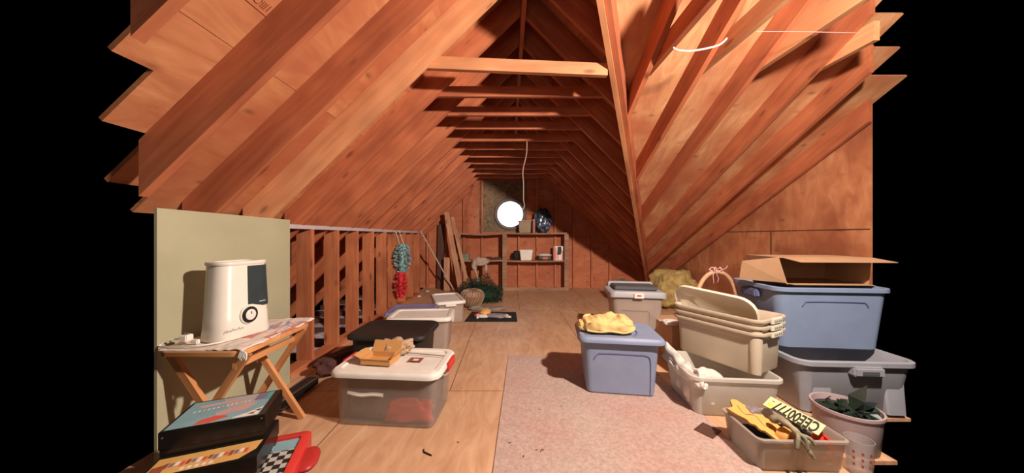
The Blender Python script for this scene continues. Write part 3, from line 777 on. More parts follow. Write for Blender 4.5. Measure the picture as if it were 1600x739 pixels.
# leaning cream lid
u = Vector((-.447, .894, 0)); vv = Vector((.894, .447, 0))
cpos = Vector((bx, by, 0)) - vv * .065 + u * .045 + Vector((0, 0, .60))
upv = (Vector((0, 0, 1)) * math.cos(R(22)) - vv * math.sin(R(22)))
nrm = u.cross(upv).normalized()
mw = Matrix(((u.x, upv.x, nrm.x, cpos.x), (u.y, upv.y, nrm.y, cpos.y), (u.z, upv.z, nrm.z, cpos.z), (0, 0, 0, 1)))
if mw.to_3x3().determinant() < 0: print('neg')
bm = bmesh.new(); w, d = .56, .33
loft(bm, [rr(w - .05, d - .05, .07, .004), rr(w - .02, d - .02, .09, -.004), rr(w, d, .10, -.010), rr(w, d, .10, .016), rr(w - .02, d - .02, .09, .020), rr(w - .05, d - .05, .075, .018), rr(w - .06, d - .06, .07, .012)])
bmesh.ops.rotate(bm, verts=bm.verts, cent=(0, 0, 0), matrix=Matrix.Rotation(R(4), 3, 'Z'))
o = link_bm('tote_lid', bm, M['cream'], mtx=mw, smooth='auto'); props(o, 'cream tote lid standing on edge inside the top beige tote', 'lid')

# grey tote, blue tote above, carton
t = empty('storage_tote', (2.225, 2.16, 0), R(-3), 'grey ribbed tote under the large blue tote', 'storage box')
tote_body('body', .60, .44, .70, .52, .36, M['grey'], t, r=.07, rim=.02, rimh=.03)
for x in (-.20, .24):
    bm = bmesh.new(); loft(bm, [rr(.11, .05, .012, .02), rr(.13, .05, .012, .30)]); link_bm('rib', bm, M['grey'], t, loc=(x, -.232, 0), rot=(R(-5.5), 0, 0), smooth='auto')
box('handle', -.09, .09, -.30, -.24, .275, .335, M['grey'], t, .01, loc=(.03, 0, 0))
box('handle_recess', -.055, .055, -.303, -.28, .285, .318, M['greydark'], t, .006, loc=(.03, 0, 0))
t = empty('storage_tote', (2.262, 2.315, .3605), R(-5), 'large blue tote standing on the grey tote, carton on its rim', 'storage box')
tote_body('body', .635, .44, .72, .50, .435, M['blue2'], t, r=.07, rim=.018, rimh=.028)
g2 = lambda z: -(.44 + .06 * z / .435) / 2 - .001
front_groove(t, [(-.20, g2(.31), .305), (-.185, g2(.33), .328), (-.15, g2(.335), .338), (.16, g2(.335), .338), (.20, g2(.33), .328), (.215, g2(.31), .305)], .005)
box('end_handle', -.40, -.355, -.08, .09, .33, .39, M['bluedark'], t, .01)
o = lump('dark_blanket', .52, .34, .33, M['maroon'], seed=61, amp=.08, box_=.7, loc=(2.26, 2.32, .375)); o.data.materials[0] = M['mat']; props(o, 'dark blanket filling the large blue tote', 'blanket')
# open carton lying with opening towards the room
t = empty('open_carton', (2.33, 2.20, .797), R(-4), 'open brown carton with raised flaps lying on the large blue tote', 'box')
bm = bmesh.new(); W, D, H, th = .56, .33, .20, .005
add_box(bm, -W / 2, W / 2, 0, D, 0, th); add_box(bm, -W / 2, W / 2, 0, D, H - th, H)
add_box(bm, -W / 2, -W / 2 + th, 0, D, th, H - th); add_box(bm, W / 2 - th, W / 2, 0, D, th, H - th); add_box(bm, -W / 2, W / 2, D - th, D, 0, H)
for v in bm.verts: v.co.x -= (.06 * v.co.z / H) if v.co.x < 0 else -.02 * v.co.z / H
link_bm('body', bm, M['card'], t)
flap(t, (0, 0, H - .003), W + .06, .15, (R(188), 0, 0), M['card'])
flap(t, (0, 0, .004), W - .02, .05, (R(178), 0, 0), M['card'])
bm = bmesh.new()
pv = [bm.verts.new(p) for p in [(-W / 2, 0, .01), (-W / 2 - .06, 0, H), (-W / 2 - .30, .02, H - .03), (-W / 2 - .30, .05, .03)]]
face(bm, pv); r_ = bmesh.ops.extrude_face_region(bm, geom=bm.faces[:]); bmesh.ops.translate(bm, verts=[g for g in r_['geom'] if isinstance(g, bmesh.types.BMVert)], vec=(0, .005, 0))
link_bm('flap', bm, M['cardin'], t)

# shallow front bin
t = empty('shallow_bin', (1.43, 1.585, 0), R(-2), 'shallow frosted bin of foam letters and toys at the carpet edge', 'storage box')
tote_body('body', .39, .24, .43, .275, .168, M['clear3'], t, r=.03, rim=.006, rimh=.012)
t.children[0].data.materials[0] = clear_plastic('frosted_bin_plastic', (.66, .58, .50), .68)
o = lump('dark_fabric', .36, .20, .10, M['mat'], seed=71, amp=.1, box_=.8, loc=(1.43, 1.59, .013)); props(o, 'dark fabric filling the bottom of the shallow bin', 'cloth')
# orange puzzle foam
t = empty('foam_puzzle', (1.325, 1.60, .165), R(-52), 'orange foam puzzle piece with wavy edges resting on the shallow bin', 'toy')
t.rotation_euler = (R(10), R(18), R(-50))
bm = bmesh.new(); out = []
for i in range(60):
    a = 2 * math.pi * i / 60; L = 1 / max(abs(math.cos(a)) / .125, abs(math.sin(a)) / .055)
    r = L * (1 + .09 * math.sin(9 * a)); out.append((r * math.cos(a), r * math.sin(a)))
loft(bm, [[(x, y, 0) for x, y in out], [(x, y, .012) for x, y in out]]); link_bm('foam_sheet', bm, M['orange'], t)
tube('cut_line', spline([(-.10, .01, .0125), (-.06, -.02, .0125), (-.02, .015, .0125), (.03, -.015, .0125), (.07, .02, .0125), (.10, -.005, .0125)], 6), .0018, M['brownprint'], t, n=5)
# licence plate board
nw, nk = P(1206, 632, 1.67), P(1276, 684, 1.50)
t = bpy.data.objects.new('letter_sign', None); C.objects.link(t)
props(t, 'pale yellow sign board with bold black characters propped on the shallow bin', 'sign')
A = P(1208, 634, 1.64); B = P(1285, 676, 1.47)
xa = (A - B).normalized()                       # reading direction: from near corner to far corner
zn = Vector((-.1, -.45, .85)); zn = (zn - xa * zn.dot(xa)).normalized(); ya = zn.cross(xa)
mid = (A + B) / 2 + Vector((.01, .03, .0)); mw = Matrix(((xa.x, ya.x, zn.x, mid.x), (xa.y, ya.y, zn.y, mid.y), (xa.z, ya.z, zn.z, mid.z), (0, 0, 0, 1)))
t.matrix_world = mw; LL = (A - B).length + .03; HW = .085
box('board', -LL / 2, LL / 2, -HW / 2, HW / 2, -.002, .002, M['plate'], t)
text_mesh('lettering', 'CEE00777', .104, M['ink'], t, Matrix.Translation((-.012, 0, .0025)), sx=.535 * LL / .30)
patches('corner_print', t, [(rect(LL / 2 - .035, LL / 2 - .012, .008, .03), M['ygreen']), (rect(LL / 2 - .03, LL / 2 - .018, -.02, -.012), M['pred'])], .0022)
# lizard toy
bm = bmesh.new(); tube_bm(bm, spline([(1.36, 1.56, .20), (1.37, 1.52, .225), (1.385, 1.47, .215), (1.40, 1.435, .18), (1.415, 1.42, .14), (1.43, 1.41, .11)], 6), [.013 + .009 * abs(math.sin(i * .55)) * (1 - i / 40) - .0002 * i for i in range(31)], 10)
for k, (dx, dz) in enumerate(((-.03, -.05), (.055, -.03), (.02, -.055))):
    tube_bm(bm, spline([(1.39, 1.45, .20), (1.39 + dx * .6, 1.425, .195), (1.39 + dx, 1.42, .195 + dz)], 4), .009, 7)
o = link_bm('rubber_lizard', bm, M['lizard'], smooth=True); o.name = 'rubber_lizard'; props(o, 'green grey rubber toy draped over the rim of the shallow bin', 'toy')
o = lump('grey_toy', .065, .06, .06, M['greyrubber'], seed=81, amp=.2, loc=(1.345, 1.66, .15)); props(o, 'small violet grey rounded toy beside the foam puzzle piece', 'toy')
t = empty('orange_foam_roll', (1.395, 1.50, .14), R(10), 'curled orange foam strip next to the green grey toy', 'toy')
bm = bmesh.new(); prev = None
for i in range(13):
    a = math.pi * i / 12
    q = [bm.verts.new((r * math.cos(a), y, r * math.sin(a))) for r, y in ((.045, -.02), (.045, .03), (.036, .03), (.036, -.02))]
    if prev:
        for k in range(4): face(bm, [prev[k], prev[(k + 1) % 4], q[(k + 1) % 4], q[k]])
    else: face(bm, q)
    prev = q
face(bm, prev[::-1]); link_bm('foam_sheet', bm, M['orange'], t, smooth='auto')
# red lattice
t = empty('red_lattice', (1.575, 1.52, .10), R(15), 'bright red lattice toy at the corner of the shallow bin', 'toy'); t.rotation_euler = (R(70), R(-45), R(5))
bm = bmesh.new()
for k in range(4):
    add_box(bm, -.05, .05, -.052 + k * .031, -.042 + k * .031, 0, .006); add_box(bm, -.052 + k * .031, -.042 + k * .031, -.05, .05, .004, .010)
add_box(bm, -.05, .05, -.05, .05, -.002, .001)
link_bm('lattice', bm, M['redlat'], t)
o = lump('dark_toy', .09, .05, .07, M['greencloth'], seed=83, amp=.3, loc=(1.555, 1.63, .10)); props(o, 'dark green scrap behind the red lattice toy', 'toy')

# tub of dark leaves
t = empty('round_tub', (1.875, 1.675, 0), 0, 'pinkish translucent round tub full of dark leaves', 'tub')
bm = bmesh.new(); loft(bm, [circ(.120, 0, 32), circ(.125, .01, 32), circ(.138, .19, 32), circ(.145, .195, 32), circ(.145, .21, 32), circ(.136, .21, 32), circ(.118, .012, 32)])
link_bm('body', bm, M['pinkclear'], t, smooth='auto')
bm = bmesh.new()
for k in range(46):
    a = random.uniform(0, 6.28); r = random.uniform(0, .12); cx_, cy_ = r * math.cos(a), r * math.sin(a)
    m = Matrix.Translation((cx_, cy_, .178 + random.uniform(0, .03))) @ Matrix.Rotation(random.uniform(0, 6.28), 4, 'Z') @ Matrix.Rotation(random.uniform(-.8, .8), 4, 'X') @ Matrix.Rotation(random.uniform(-.5, .5), 4, 'Y')
    L, w = random.uniform(.05, .08), random.uniform(.014, .024)
    v = [bm.verts.new(m @ Vector(p)) for p in ((-L / 2, 0, 0), (-.1 * L, -w, .006), (L / 2, 0, 0), (-.1 * L, w, .006))]; face(bm, v)
for m, L in ((Matrix.Translation((.01, -.02, .20)) @ Matrix.Rotation(R(-60), 4, 'Y') @ Matrix.Rotation(R(20), 4, 'X'), .16), (Matrix.Translation((.05, -.03, .20)) @ Matrix.Rotation(R(-35), 4, 'Y'), .10)):
    v = [bm.verts.new(m @ Vector(p)) for p in ((0, -.01, 0), (L * .4, -.035, .01), (L, 0, -.02), (L * .4, .035, .01), (0, .01, 0))]; face(bm, v)
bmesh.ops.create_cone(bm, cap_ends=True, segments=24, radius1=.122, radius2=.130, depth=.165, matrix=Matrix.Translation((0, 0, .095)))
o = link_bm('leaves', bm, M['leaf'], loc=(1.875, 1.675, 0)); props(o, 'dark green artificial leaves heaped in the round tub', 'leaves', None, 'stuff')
# plastic cup
t = empty('plastic_cup', (1.70, 1.46, 0), R(0), 'small clear plastic cup with punched sides before the round tub', 'cup')
bm = bmesh.new(); loft(bm, [circ(.040, 0, 20), circ(.044, .01, 20), circ(.052, .17, 20), circ(.049, .17, 20), circ(.038, .012, 20)])
link_bm('body', bm, M['glass'], t, smooth='auto')
bm = bmesh.new()
for k in range(5):
    for zz in (.06, .09, .12):
        a = R(-160 + 35 * k); rr_ = .0475 + .0
        add_box(bm, -.004, .004, -.001, .001, -.006, .006, mtx=Matrix.Translation(((.043 + .05 * zz) * math.cos(a), (.043 + .05 * zz) * math.sin(a), zz)) @ Matrix.Rotation(a + R(90), 4, 'Z'))
link_bm('punched_pattern', bm, M['brownprint'], t)

# ------------------------------------------------------------------ carpet and floor bits
bm = bmesh.new(); q = [(-.085, 1.32), (1.235, 1.32), (1.26, 2.86), (-.002, 2.89)]
loft(bm, [[(x, y, .0005) for x, y in q], [(x, y, .008) for x, y in q]]); o = link_bm('carpet', bm, M['carpet']); props(o, 'worn pinkish beige carpet piece on the plywood floor', 'carpet')
o = tube('hex_key', [P(659, 703, 1.60) * 0 + Vector((-.458, 1.62, .004)), Vector((-.452, 1.60, .004)), Vector((-.405, 1.575, .004))], .004, M['black']); props(o, 'small bent black hex key on the plywood floor', 'tool')
o = box('floor_wood_scrap', -.06, .06, -.05, .05, .0002, .003, M['darkwood'], loc=(1.17, 1.77, .0082), rot=(0, 0, R(35))); o.name = 'wood_scrap'; props(o, 'thin dark wood scrap on the carpet edge beside the shallow bin', 'scrap')
k = 0
for (x, y) in ((838, 706), (845, 708), (848, 706), (796, 695), (818, 716), (843, 642), (877, 637), (760, 582)):
    Y = EYE * F / (y - VY); X = (x - VX) * Y / F
    o = box('carpet_fleck', -.006, .006, -.002, .002, 0, .002, M['ink'], loc=(X, Y, .0085 if X > -.0 else .0005), rot=(0, 0, k * 1.1)); k += 1
    props(o, 'tiny dark fleck of debris on the carpet', 'debris', 'flecks on the carpet')

# ------------------------------------------------------------------ tray table and humidifier
TZ = .60
t = empty('tray_table', (-1.49, 1.70, 0), R(0), 'folding varnished pine tray table with crossed legs by the olive panel', 'table')
bm = bmesh.new(); loft(bm, [rr(.40, .50, .05, TZ - .032, 4), rr(.42, .52, .055, TZ - .026, 4), rr(.42, .52, .055, TZ - .006, 4), rr(.41, .51, .05, TZ, 4)])
link_bm('tabletop', bm, M['table'], t, smooth='auto')
for yy in (-.20, .21):
    for s in (-1, 1):
        b = board('leg', (-1.49 - s * .19, 1.70 + yy + .012 * s, .004), (-1.49 + s * .18, 1.70 + yy + .012 * s, TZ - .034), .022, .034, M['table'], (0, 1, 0), None)
        b.parent = t; b.matrix_parent_inverse = Matrix.Translation((1.49, -1.70, 0))
for s in (-1, 1):
    b = board('stretcher', (-1.49 + s * .12, 1.50, .10 if s < 0 else .50), (-1.49 + s * .12, 1.91, .10 if s < 0 else .50), .02, .03, M['table'], (1, 0, 0), None)
    b.parent = t; b.matrix_parent_inverse = Matrix.Translation((1.49, -1.70, 0))
# cloth / paper on the table
bm = bmesh.new(); nx, ny = 40, 50; g = []
for i in range(nx + 1):
    row = []
    for j in range(ny + 1):
        u_, v_ = i / nx, j / ny
        x = -.20 + .415 * u_; y = -.255 + .53 * v_
        z = TZ + .004 + .006 * abs(noise.noise(Vector((x * 14, y * 14, 1)))) + (.012 * abs(noise.noise(Vector((x * 25, y * 9, 4)))) if u_ > .55 else 0)
        if v_ > .8: z += .05 * (v_ - .8) * u_
        if abs(u_ - 1) < .001 or v_ < .001: z -= .006
        row.append(bm.verts.new((x, y, z)))
    g.append(row)
for i in range(nx):
    for j in range(ny):
        n_ = noise.noise(Vector((i * .17, j * .12, 7)))
        mi = 0
        if i > 24 and j > 14 and j < 44:
            s_ = noise.noise(Vector((i * .33, j * .09, 2)))
            mi = 1 if s_ > .16 else (2 if s_ < -.22 and j > 28 else 0)
        face(bm, [g[i][j], g[i + 1][j], g[i + 1][j + 1], g[i][j + 1]], mi)
tc = link_bm('table_cover', bm, [M['paper'], M['ppink'], M['pviolet']], loc=(-1.49, 1.70, 0), smooth=True)
tc.data.materials[1] = plain('faded_red_print', (.55, .20, .17), .7); tc.data.materials[2] = plain('faded_blue_print', (.30, .30, .42), .7)
md = tc.modifiers.new('t', 'SOLIDIFY'); md.thickness = .002; md.offset = 1
props(tc, 'white plastic cover with faded red print spread over the tray table', 'table cover')
bm = bmesh.new()
for k in range(6): tube_bm(bm, spline([(.20, -.255, TZ + .002), (.205 + .006 * k, -.262, TZ - .01), (.200 + .007 * k, -.266, TZ - .03 - .006 * (k % 3))], 4), .004, 5)
link_bm('tassel', bm, M['whitecloth'], tc, smooth=True)

hz = TZ + .012
t = empty('humidifier', (-1.50, 1.66, hz), 0, 'white tower humidifier with a smoky tank window and round dial', 'humidifier')
HR = R(-15); t.rotation_euler = (0, 0, HR); t.scale = (1, .88, 1)
# local: long axis y, face +x
def hring(w, d, z, r): return rr(w, d, r, z, 6)
bm = bmesh.new(); loft(bm, [hring(.175, .315, 0, .07), hring(.18, .32, .008, .072), hring(.172, .308, .06, .07), hring(.168, .302, .115, .068), hring(.166, .300, .117, .068), hring(.152, .272, .385, .06), hring(.150, .270, .388, .06)])
link_bm('body', bm, M['humid'], t, smooth='auto')
bm = bmesh.new(); loft(bm, [hring(.158, .278, .386, .062), hring(.162, .284, .390, .064), hring(.162, .284, .400, .064), hring(.155, .277, .405, .06), hring(.12, .20, .405, .05), hring(.11, .19, .398, .045)])
link_bm('top_rim', bm, M['humid'], t, smooth='auto')
# tank window on the far half of the +x face, wrapping the far corner
def hpt(a, z):
    k = 1 - (z - .117) / .271 * .09
    # superellipse-ish walk: use rr ring param
    ring = rr(.168 * k + .004, .302 * k + .004, .068 * k, z, 6); return ring
def strip(i0, i1, z0, z1, name, mat, nz=10, cut=None, push=0):
    bm = bmesh.new(); rows = []
    for s in range(nz + 1):
        z = z0 + (z1 - z0) * s / nz; ring = hpt(0, z); Nn = len(ring)
        # face +x runs between last corner (index 21..27) start and index 0..6 corner
        path = [Vector(ring[i % Nn]) for i in range(i0, i1 + 1)]
        rows.append([bm.verts.new(p) for p in path])
    for a, b in zip(rows, rows[1:]):
        for j in range(len(a) - 1): face(bm, [a[j], a[j + 1], b[j + 1], b[j]])
    return bm
# custom path: from (+x, y=0) to corner at +y
bm = bmesh.new(); rows = []
for s in range(13):
    z = .150 + (.378 - .150) * s / 12; k = 1 - (z - .117) / .271 * .09
    hx = (.168 * k) / 2 + .003; hy = (.302 * k) / 2 + .003; r = .066 * k
    pts = [(hx, .0 * k)] + [(hx, (hy - r) * q / 4) for q in range(1, 4)]
    for i in range(9):
        a = R(90 * i / 8 * .85); pts.append((hx - r + r * math.cos(a), hy - r + r * math.sin(a)))
    lo = .02 if s == 0 else 0
    rows.append([bm.verts.new((x, y, z + (.025 * max(0, 1 - j / 4) if s == 0 else 0))) for j, (x, y) in enumerate(pts)])
for a, b in zip(rows, rows[1:]):
    for j in range(len(a) - 1): face(bm, [a[j], a[j + 1], b[j + 1], b[j]])
tk = link_bm('tank_window', bm, M['slate'], t, smooth='auto')
def on_face(y, z, out=.0):   # matrix: local z = outward (+x), local x = +y
    k = 1 - (max(z, .117) - .117) / .271 * .09; hx = (.168 * k) / 2 + .003 + out
    return Matrix.Translation((hx, y, z)) @ Matrix(((0, 0, 1, 0), (1, 0, 0, 0), (0, 1, 0, 0), (0, 0, 0, 1)))
bm = bmesh.new(); loft(bm, [circ(.050, -.004, 28), circ(.050, .006, 28), circ(.046, .008, 28)]); d0 = link_bm('dial_ring', bm, M['white'], t, smooth='auto'); d0.matrix_local = on_face(.0, .115)
bm = bmesh.new(); loft(bm, [circ(.043, .006, 28), circ(.043, .014, 28), circ(.040, .016, 28), circ(.030, .015, 28)]); d1 = link_bm('dial', bm, M['black'], t, smooth='auto'); d1.matrix_local = on_face(.0, .115)
bm = bmesh.new(); loft(bm, [circ(.029, .013, 24), circ(.029, .018, 24), circ(.026, .020, 24)]); d2 = link_bm('knob_face', bm, M['white'], d1, smooth='auto')
bm = bmesh.new(); add_box(bm, -.003, .003, .004, .018, .020, .022); link_bm('pointer', bm, M['greydark'], d1)
bm = bmesh.new()
for k in range(6): tube_bm(bm, spline([(-.125 + k * .016, .045, 0), (-.118 + k * .016, .058 - .004 * (k % 2), 0), (-.113 + k * .016, .046, 0), (-.107 + k * .016, .052, 0)], 3), .0012, 5)
o = link_bm('script_logo', bm, M['pgrey'], t); o.matrix_local = Matrix.Translation((.001, 0, 0)) @ on_face(0, 0, .001)
box('tank_badge', -.018, .018, -.003, .003, 0, .001, M['pgrey'], tk).matrix_local = on_face(.08, .175, .002)

# plug and cord
t = empty('power_adapter', (-1.615, 1.505, TZ + .014), R(0), 'white plug and adapter on a loose cord beside the humidifier', 'plug')
box('adapter', -.02, .02, -.02, .02, .012, .045, M['cable'], t, .004)
box('plug_body', .04, .075, -.02, .0, .002, .025, M['cable'], t, .004)
tube('cord', spline([(-.02, 0, .025), (-.08, -.01, .02), (-.105, -.02, .0), (-.09, -.035, -.006 + .004), (0, -.05, .004), (.10, -.04, .004), (.16, .0, .004), (.17, .03, .004)], 6), .004, M['cable'], t)
box('prong', -.008, -.004, -.003, .003, .045, .058, M['steel'], t); box('prong', .004, .008, -.003, .003, .045, .058, M['steel'], t)

# ------------------------------------------------------------------ stacked game boxes
fl, fr, br, bl_ = Vector((-1.297, 1.121, 0)), Vector((-1.0, 1.239, 0)), Vector((-1.085, 1.444, 0)), Vector((-1.397, 1.314, 0))
cA = (fl + fr + br + bl_) / 4; rz = math.atan2(fr.y - fl.y, fr.x - fl.x)
def game(name, c, z0, w, d, h, label, cat):
    t = empty(name, (c.x, c.y, z0), rz, label, cat)
    box('box_bottom', -w / 2 + .003, w / 2 - .003, -d / 2 + .003, d / 2 - .003, 0, h * .55, M['boxside'], t, .002)
    box('box_lid', -w / 2, w / 2, -d / 2, d / 2, h * .25, h, M['boxside'], t, .003)
    return t
# supporting box and red case
base = empty('storage_carton', (-1.15, 1.24, 0), rz, 'plain carton on the floor under the red case and black boxes', 'box')
box('body', -.16, .16, -.11, .12, .0005, .152, M['card'], base)
rc = empty('red_case', (-1.06, 1.20, .153), rz - R(2), 'red plastic game case with a checkered board under the black boxes', 'game')
bm = bmesh.new(); loft(bm, [rr(.36, .30, .02, 0), rr(.40, .34, .03, .01), rr(.40, .34, .03, .08), rr(.39, .33, .03, .084), rr(.33, .27, .015, .084), rr(.33, .27, .015, .074)])
link_bm('tray', bm, M['red'], rc, smooth='auto')
cells = []
for i in range(12):
    for j in range(10):
        x = -.162 + i * .027; y = -.132 + j * .0265
        cells.append((rect(x, x + .027, y, y + .0265), M['ink'] if (i + j) % 2 else M['checkgrey']))
cells.append((rect(.07, .165, .06, .133), M['seafoam']))
patches('checkered_board', rc, cells, .0745, .00001)
lump('handle', .09, .15, .04, plain('dark_red_plastic', (.42, .03, .025), .4), rc, seed=140, amp=.03, box_=.2, loc=(.215, .02, .02))
cB = cA + Vector((.045, -.095, 0))
tB = game('game_box', cB, .2375, .335, .25, .088, 'black game box with a gold label strip, under the blue printed one', 'game box')
lab = [([(-.15, -.118), (.11, -.118), (.150, -.075), (.155, -.02), (-.155, -.02), (-.155, -.09)], M['gold'])]
for k in range(16):
    x = -.12 + k * .0155; lab.append((rect(x, x + .012, -.085 + .004 * (k % 3), -.055 - .004 * (k % 2)), (M['brownprint'], M['pviolet'], M['pwhite'], M['pred'])[k % 4]))
for k in range(5): lab.append((rect(-.06 + k * .02, -.048 + k * .02, -.112, -.096), M['pwhite']))
lab.append(([(-.15, -.10), (-.11, -.105), (-.115, -.06), (-.15, -.07)], M['brownprint']))
patches('label_strip', tB, lab, .0885, .0001)
tA = game('game_box', cA, .3265, .325, .22, .093, 'black game box with blue and red cover art on top of the stack', 'game box')
W2, D2 = .325 / 2, .11
art = [(rect(-W2 + .012, W2 - .025, -D2 + .008, D2 - .010), M['seafoam']), ([(-.05, D2 - .01), (W2 - .08, D2 - .01), (W2 - .07, .01), (.0, -.0)], M['pgrey']),
       ([(-.12, .06), (-.0, .075), (.02, .055), (-.10, .04)], M['ppink']), ([(-.03, -.02), (.06, .02), (.10, .0), (.07, -.04), (-.02, -.055)], M['ppink']),
       (rect(W2 - .085, W2 - .045, .035, D2 - .01), M['pviolet']), (rect(W2 - .045, W2 - .025, .03, D2 - .01), M['pteal']),
       ([(-.07, -D2 + .012), (-.06, -.065), (-.02, -.05), (.02, -.06), (.03, -.075), (-.02, -D2 + .012)], M['pred']),
       ([(.05, -D2 + .012), (W2 - .03, -D2 + .012), (W2 - .026, -.035), (W2 - .05, -.05), (.09, -.07), (.05, -.09)], M['pwhite']),
       ([(.09, -.08), (.12, -.07), (.115, -.09)], M['brownprint']), ([(.11, -.06), (.135, -.05), (.13, -.07)], M['ink'])]
for k in range(13):
    x = -.118 + k * .0145; y = .005 + .0022 * k; art.append(([(x, y), (x + .010, y), (x + .006, y + .017)], M['pyellow'] if k % 4 == 2 else M['pwhite']))
patches('cover_art', tA, art, .0932, .0001)
for x in (-W2 + .012, W2 - .012):
    bm = bmesh.new(); loft(bm, [circ(.004, 0, 10), circ(.003, .002, 10)]); o = link_bm('corner_snap', bm, M['steel'], tA); o.location = (x, -D2 - .0, .078 if x > 0 else .07); o.rotation_euler = (R(90), 0, 0)

# metal rail on the floor
t = empty('metal_rail', (-1.515, 2.12, 0), R(-3), 'black metal rail with bright edges on the floor behind the game boxes', 'rail')
box('channel', -.04, .04, -.40, .20, .02, .07, M['black'], t, .004)
box('edge_strip', -.042, -.034, -.40, .20, .068, .075, M['steel'], t); box('edge_strip', .034, .042, -.40, .20, .068, .075, M['steel'], t)
box('edge_strip', .036, .046, -.40, .14, .008, .018, M['steel'], t)
for y in (-.35, .12): box('foot', -.03, .03, y - .015, y + .015, .0, .022, M['black'], t, .003)

# ------------------------------------------------------------------ garlands on the knee wall
def garland(name, x, y, z0, z1, r, mat, label, cat, seed):
    rnd = random.Random(seed); bm = bmesh.new()
    for k in range(420):
        z = rnd.uniform(z0, z1); a = rnd.uniform(0, 6.28); s = r * (.55 + .45 * math.sin((z - z0) / (z1 - z0) * math.pi))
        c = Vector((x + s * .6 * math.cos(a), y + s * .6 * math.sin(a), z)); d = Vector((math.cos(a), math.sin(a), rnd.uniform(-.6, .6))).normalized() * s * .6
        w = Vector((rnd.uniform(-1, 1), rnd.uniform(-1, 1), rnd.uniform(-1, 1))).normalized() * .012
        v = [bm.verts.new(c), bm.verts.new(c + d * .6 + w), bm.verts.new(c + d), bm.verts.new(c + d * .6 - w)]; face(bm, v)
    bmesh.ops.create_cone(bm, cap_ends=True, segments=12, radius1=r * .45, radius2=r * .5, depth=z1 - z0, matrix=Matrix.Translation((x, y, (z0 + z1) / 2)))
    o = link_bm(name, bm, mat); props(o, label, cat); return o
gx, gy = -1.665, 4.72
g1 = garland('tinsel_garland', gx, gy, .60, 1.03, .125, M['teal'], 'teal and white tinsel garland hanging on the knee wall', 'garland', 1)
g2_ = garland('tinsel_garland', gx - .02, gy - .02, .20, .60, .095, M['tinsel'], 'red tinsel garland hanging below the teal and white one', 'garland', 2)
for dx in (-.04, .03):
    tube('hanging_loop', [(gx + dx, gy, 1.0), (gx + dx * .8 - .08, gy, 1.235)], .004, M['whitecloth'], g1)
tube('hanging_loop', [(gx, gy, .58), (gx, gy, .66)], .004, M['whitecloth'], g2_)

# leaning boards, rod, dark panel standing in for shade
o = board('leaning_board', (-.975, 6.15, .02), (-1.30, 6.28, 1.66), .10, .02, M['plank'], (1, 0, 0)); props(o, 'tall pale board leaning against the roof beside the shelves, nearer the eaves', 'board')
o = board('leaning_board', (-.82, 6.20, .02), (-1.19, 6.36, 1.56), .07, .02, M['plank'], (1, 0, 0)); props(o, 'slimmer tall board leaning beside the shelves, nearer the shelf unit', 'board')
o = board('shade_panel', (-1.50, 6.60, .01), (-1.49, 6.645, 1.42), .14, .02, M['darkwood'], (1, 0, 0)); props(o, 'dark narrow panel added as the shadow behind the leaning boards by the eaves', 'board')  # dark slab added where only shadow lies behind the boards
o = board('short_board', (-1.30, 6.30, .01), (-1.32, 6.42, .70), .12, .03, M['plank'], (1, 0, 0)); props(o, 'short upright board standing behind the leaning boards', 'board')
o = tube('broom_handle', [(-1.13, 6.25, .02), (-1.735, 5.9, 1.262)], .014, M['rope']); props(o, 'thin pole slanting from the floor up to the end of the knee wall', 'pole')

# ------------------------------------------------------------------ shelf unit
SY0, SY1 = 6.38, 6.66
t = empty('shelf_unit', (.06, 6.5, 0), 0, 'rough built wooden shelf unit against the gable wall under the round window', 'shelf')
def sag_board(name, x0, x1, z, sag, th=.032):
    bm = bmesh.new(); n_ = 12; rings = []
    for i in range(n_ + 1):
        u_ = i / n_; x = x0 + (x1 - x0) * u_; zz = z - sag * 4 * u_ * (1 - u_)
        rings.append([(x - .06, SY0 - 6.5, zz), (x - .06, SY1 - 6.5, zz), (x - .06, SY1 - 6.5, zz - th), (x - .06, SY0 - 6.5, zz - th)])
    loft(bm, rings); return link_bm(name, bm, M['shelf'], t)
for nm, x0, x1, z, s in (('shelf', -1.10, -.08, 1.235, .03), ('shelf', -.075, 1.24, 1.235, .012), ('shelf', -1.10, -.135, .655, .01), ('shelf', -.04, 1.18, .645, .008)): sag_board(nm, x0, x1, z, s)
for x0, x1, z1 in ((-.135, -.04, 1.2), (1.18, 1.27, 1.2)):
    box('post', x0 - .06, x1 - .06, SY0 - 6.5, SY0 - 6.5 + .035, 0.001, z1, M['shelf'], t)
    box('side_panel', (x0 + x1) / 2 - .01 - .06, (x0 + x1) / 2 + .01 - .06, SY0 - 6.5 + .036, SY1 - 6.5, 0.001, z1, M['shelf'], t)
box('post', -1.10 - .06, -1.02 - .06, SY0 - 6.5, SY0 - 6.5 + .035, 0.001, 1.2, M['shelf'], t)
box('bottom_rail', -.04 - .06, 1.18 - .06, SY0 - 6.5 + .01, SY0 - 6.5 + .03, 0.001, .07, M['shelf'], t)
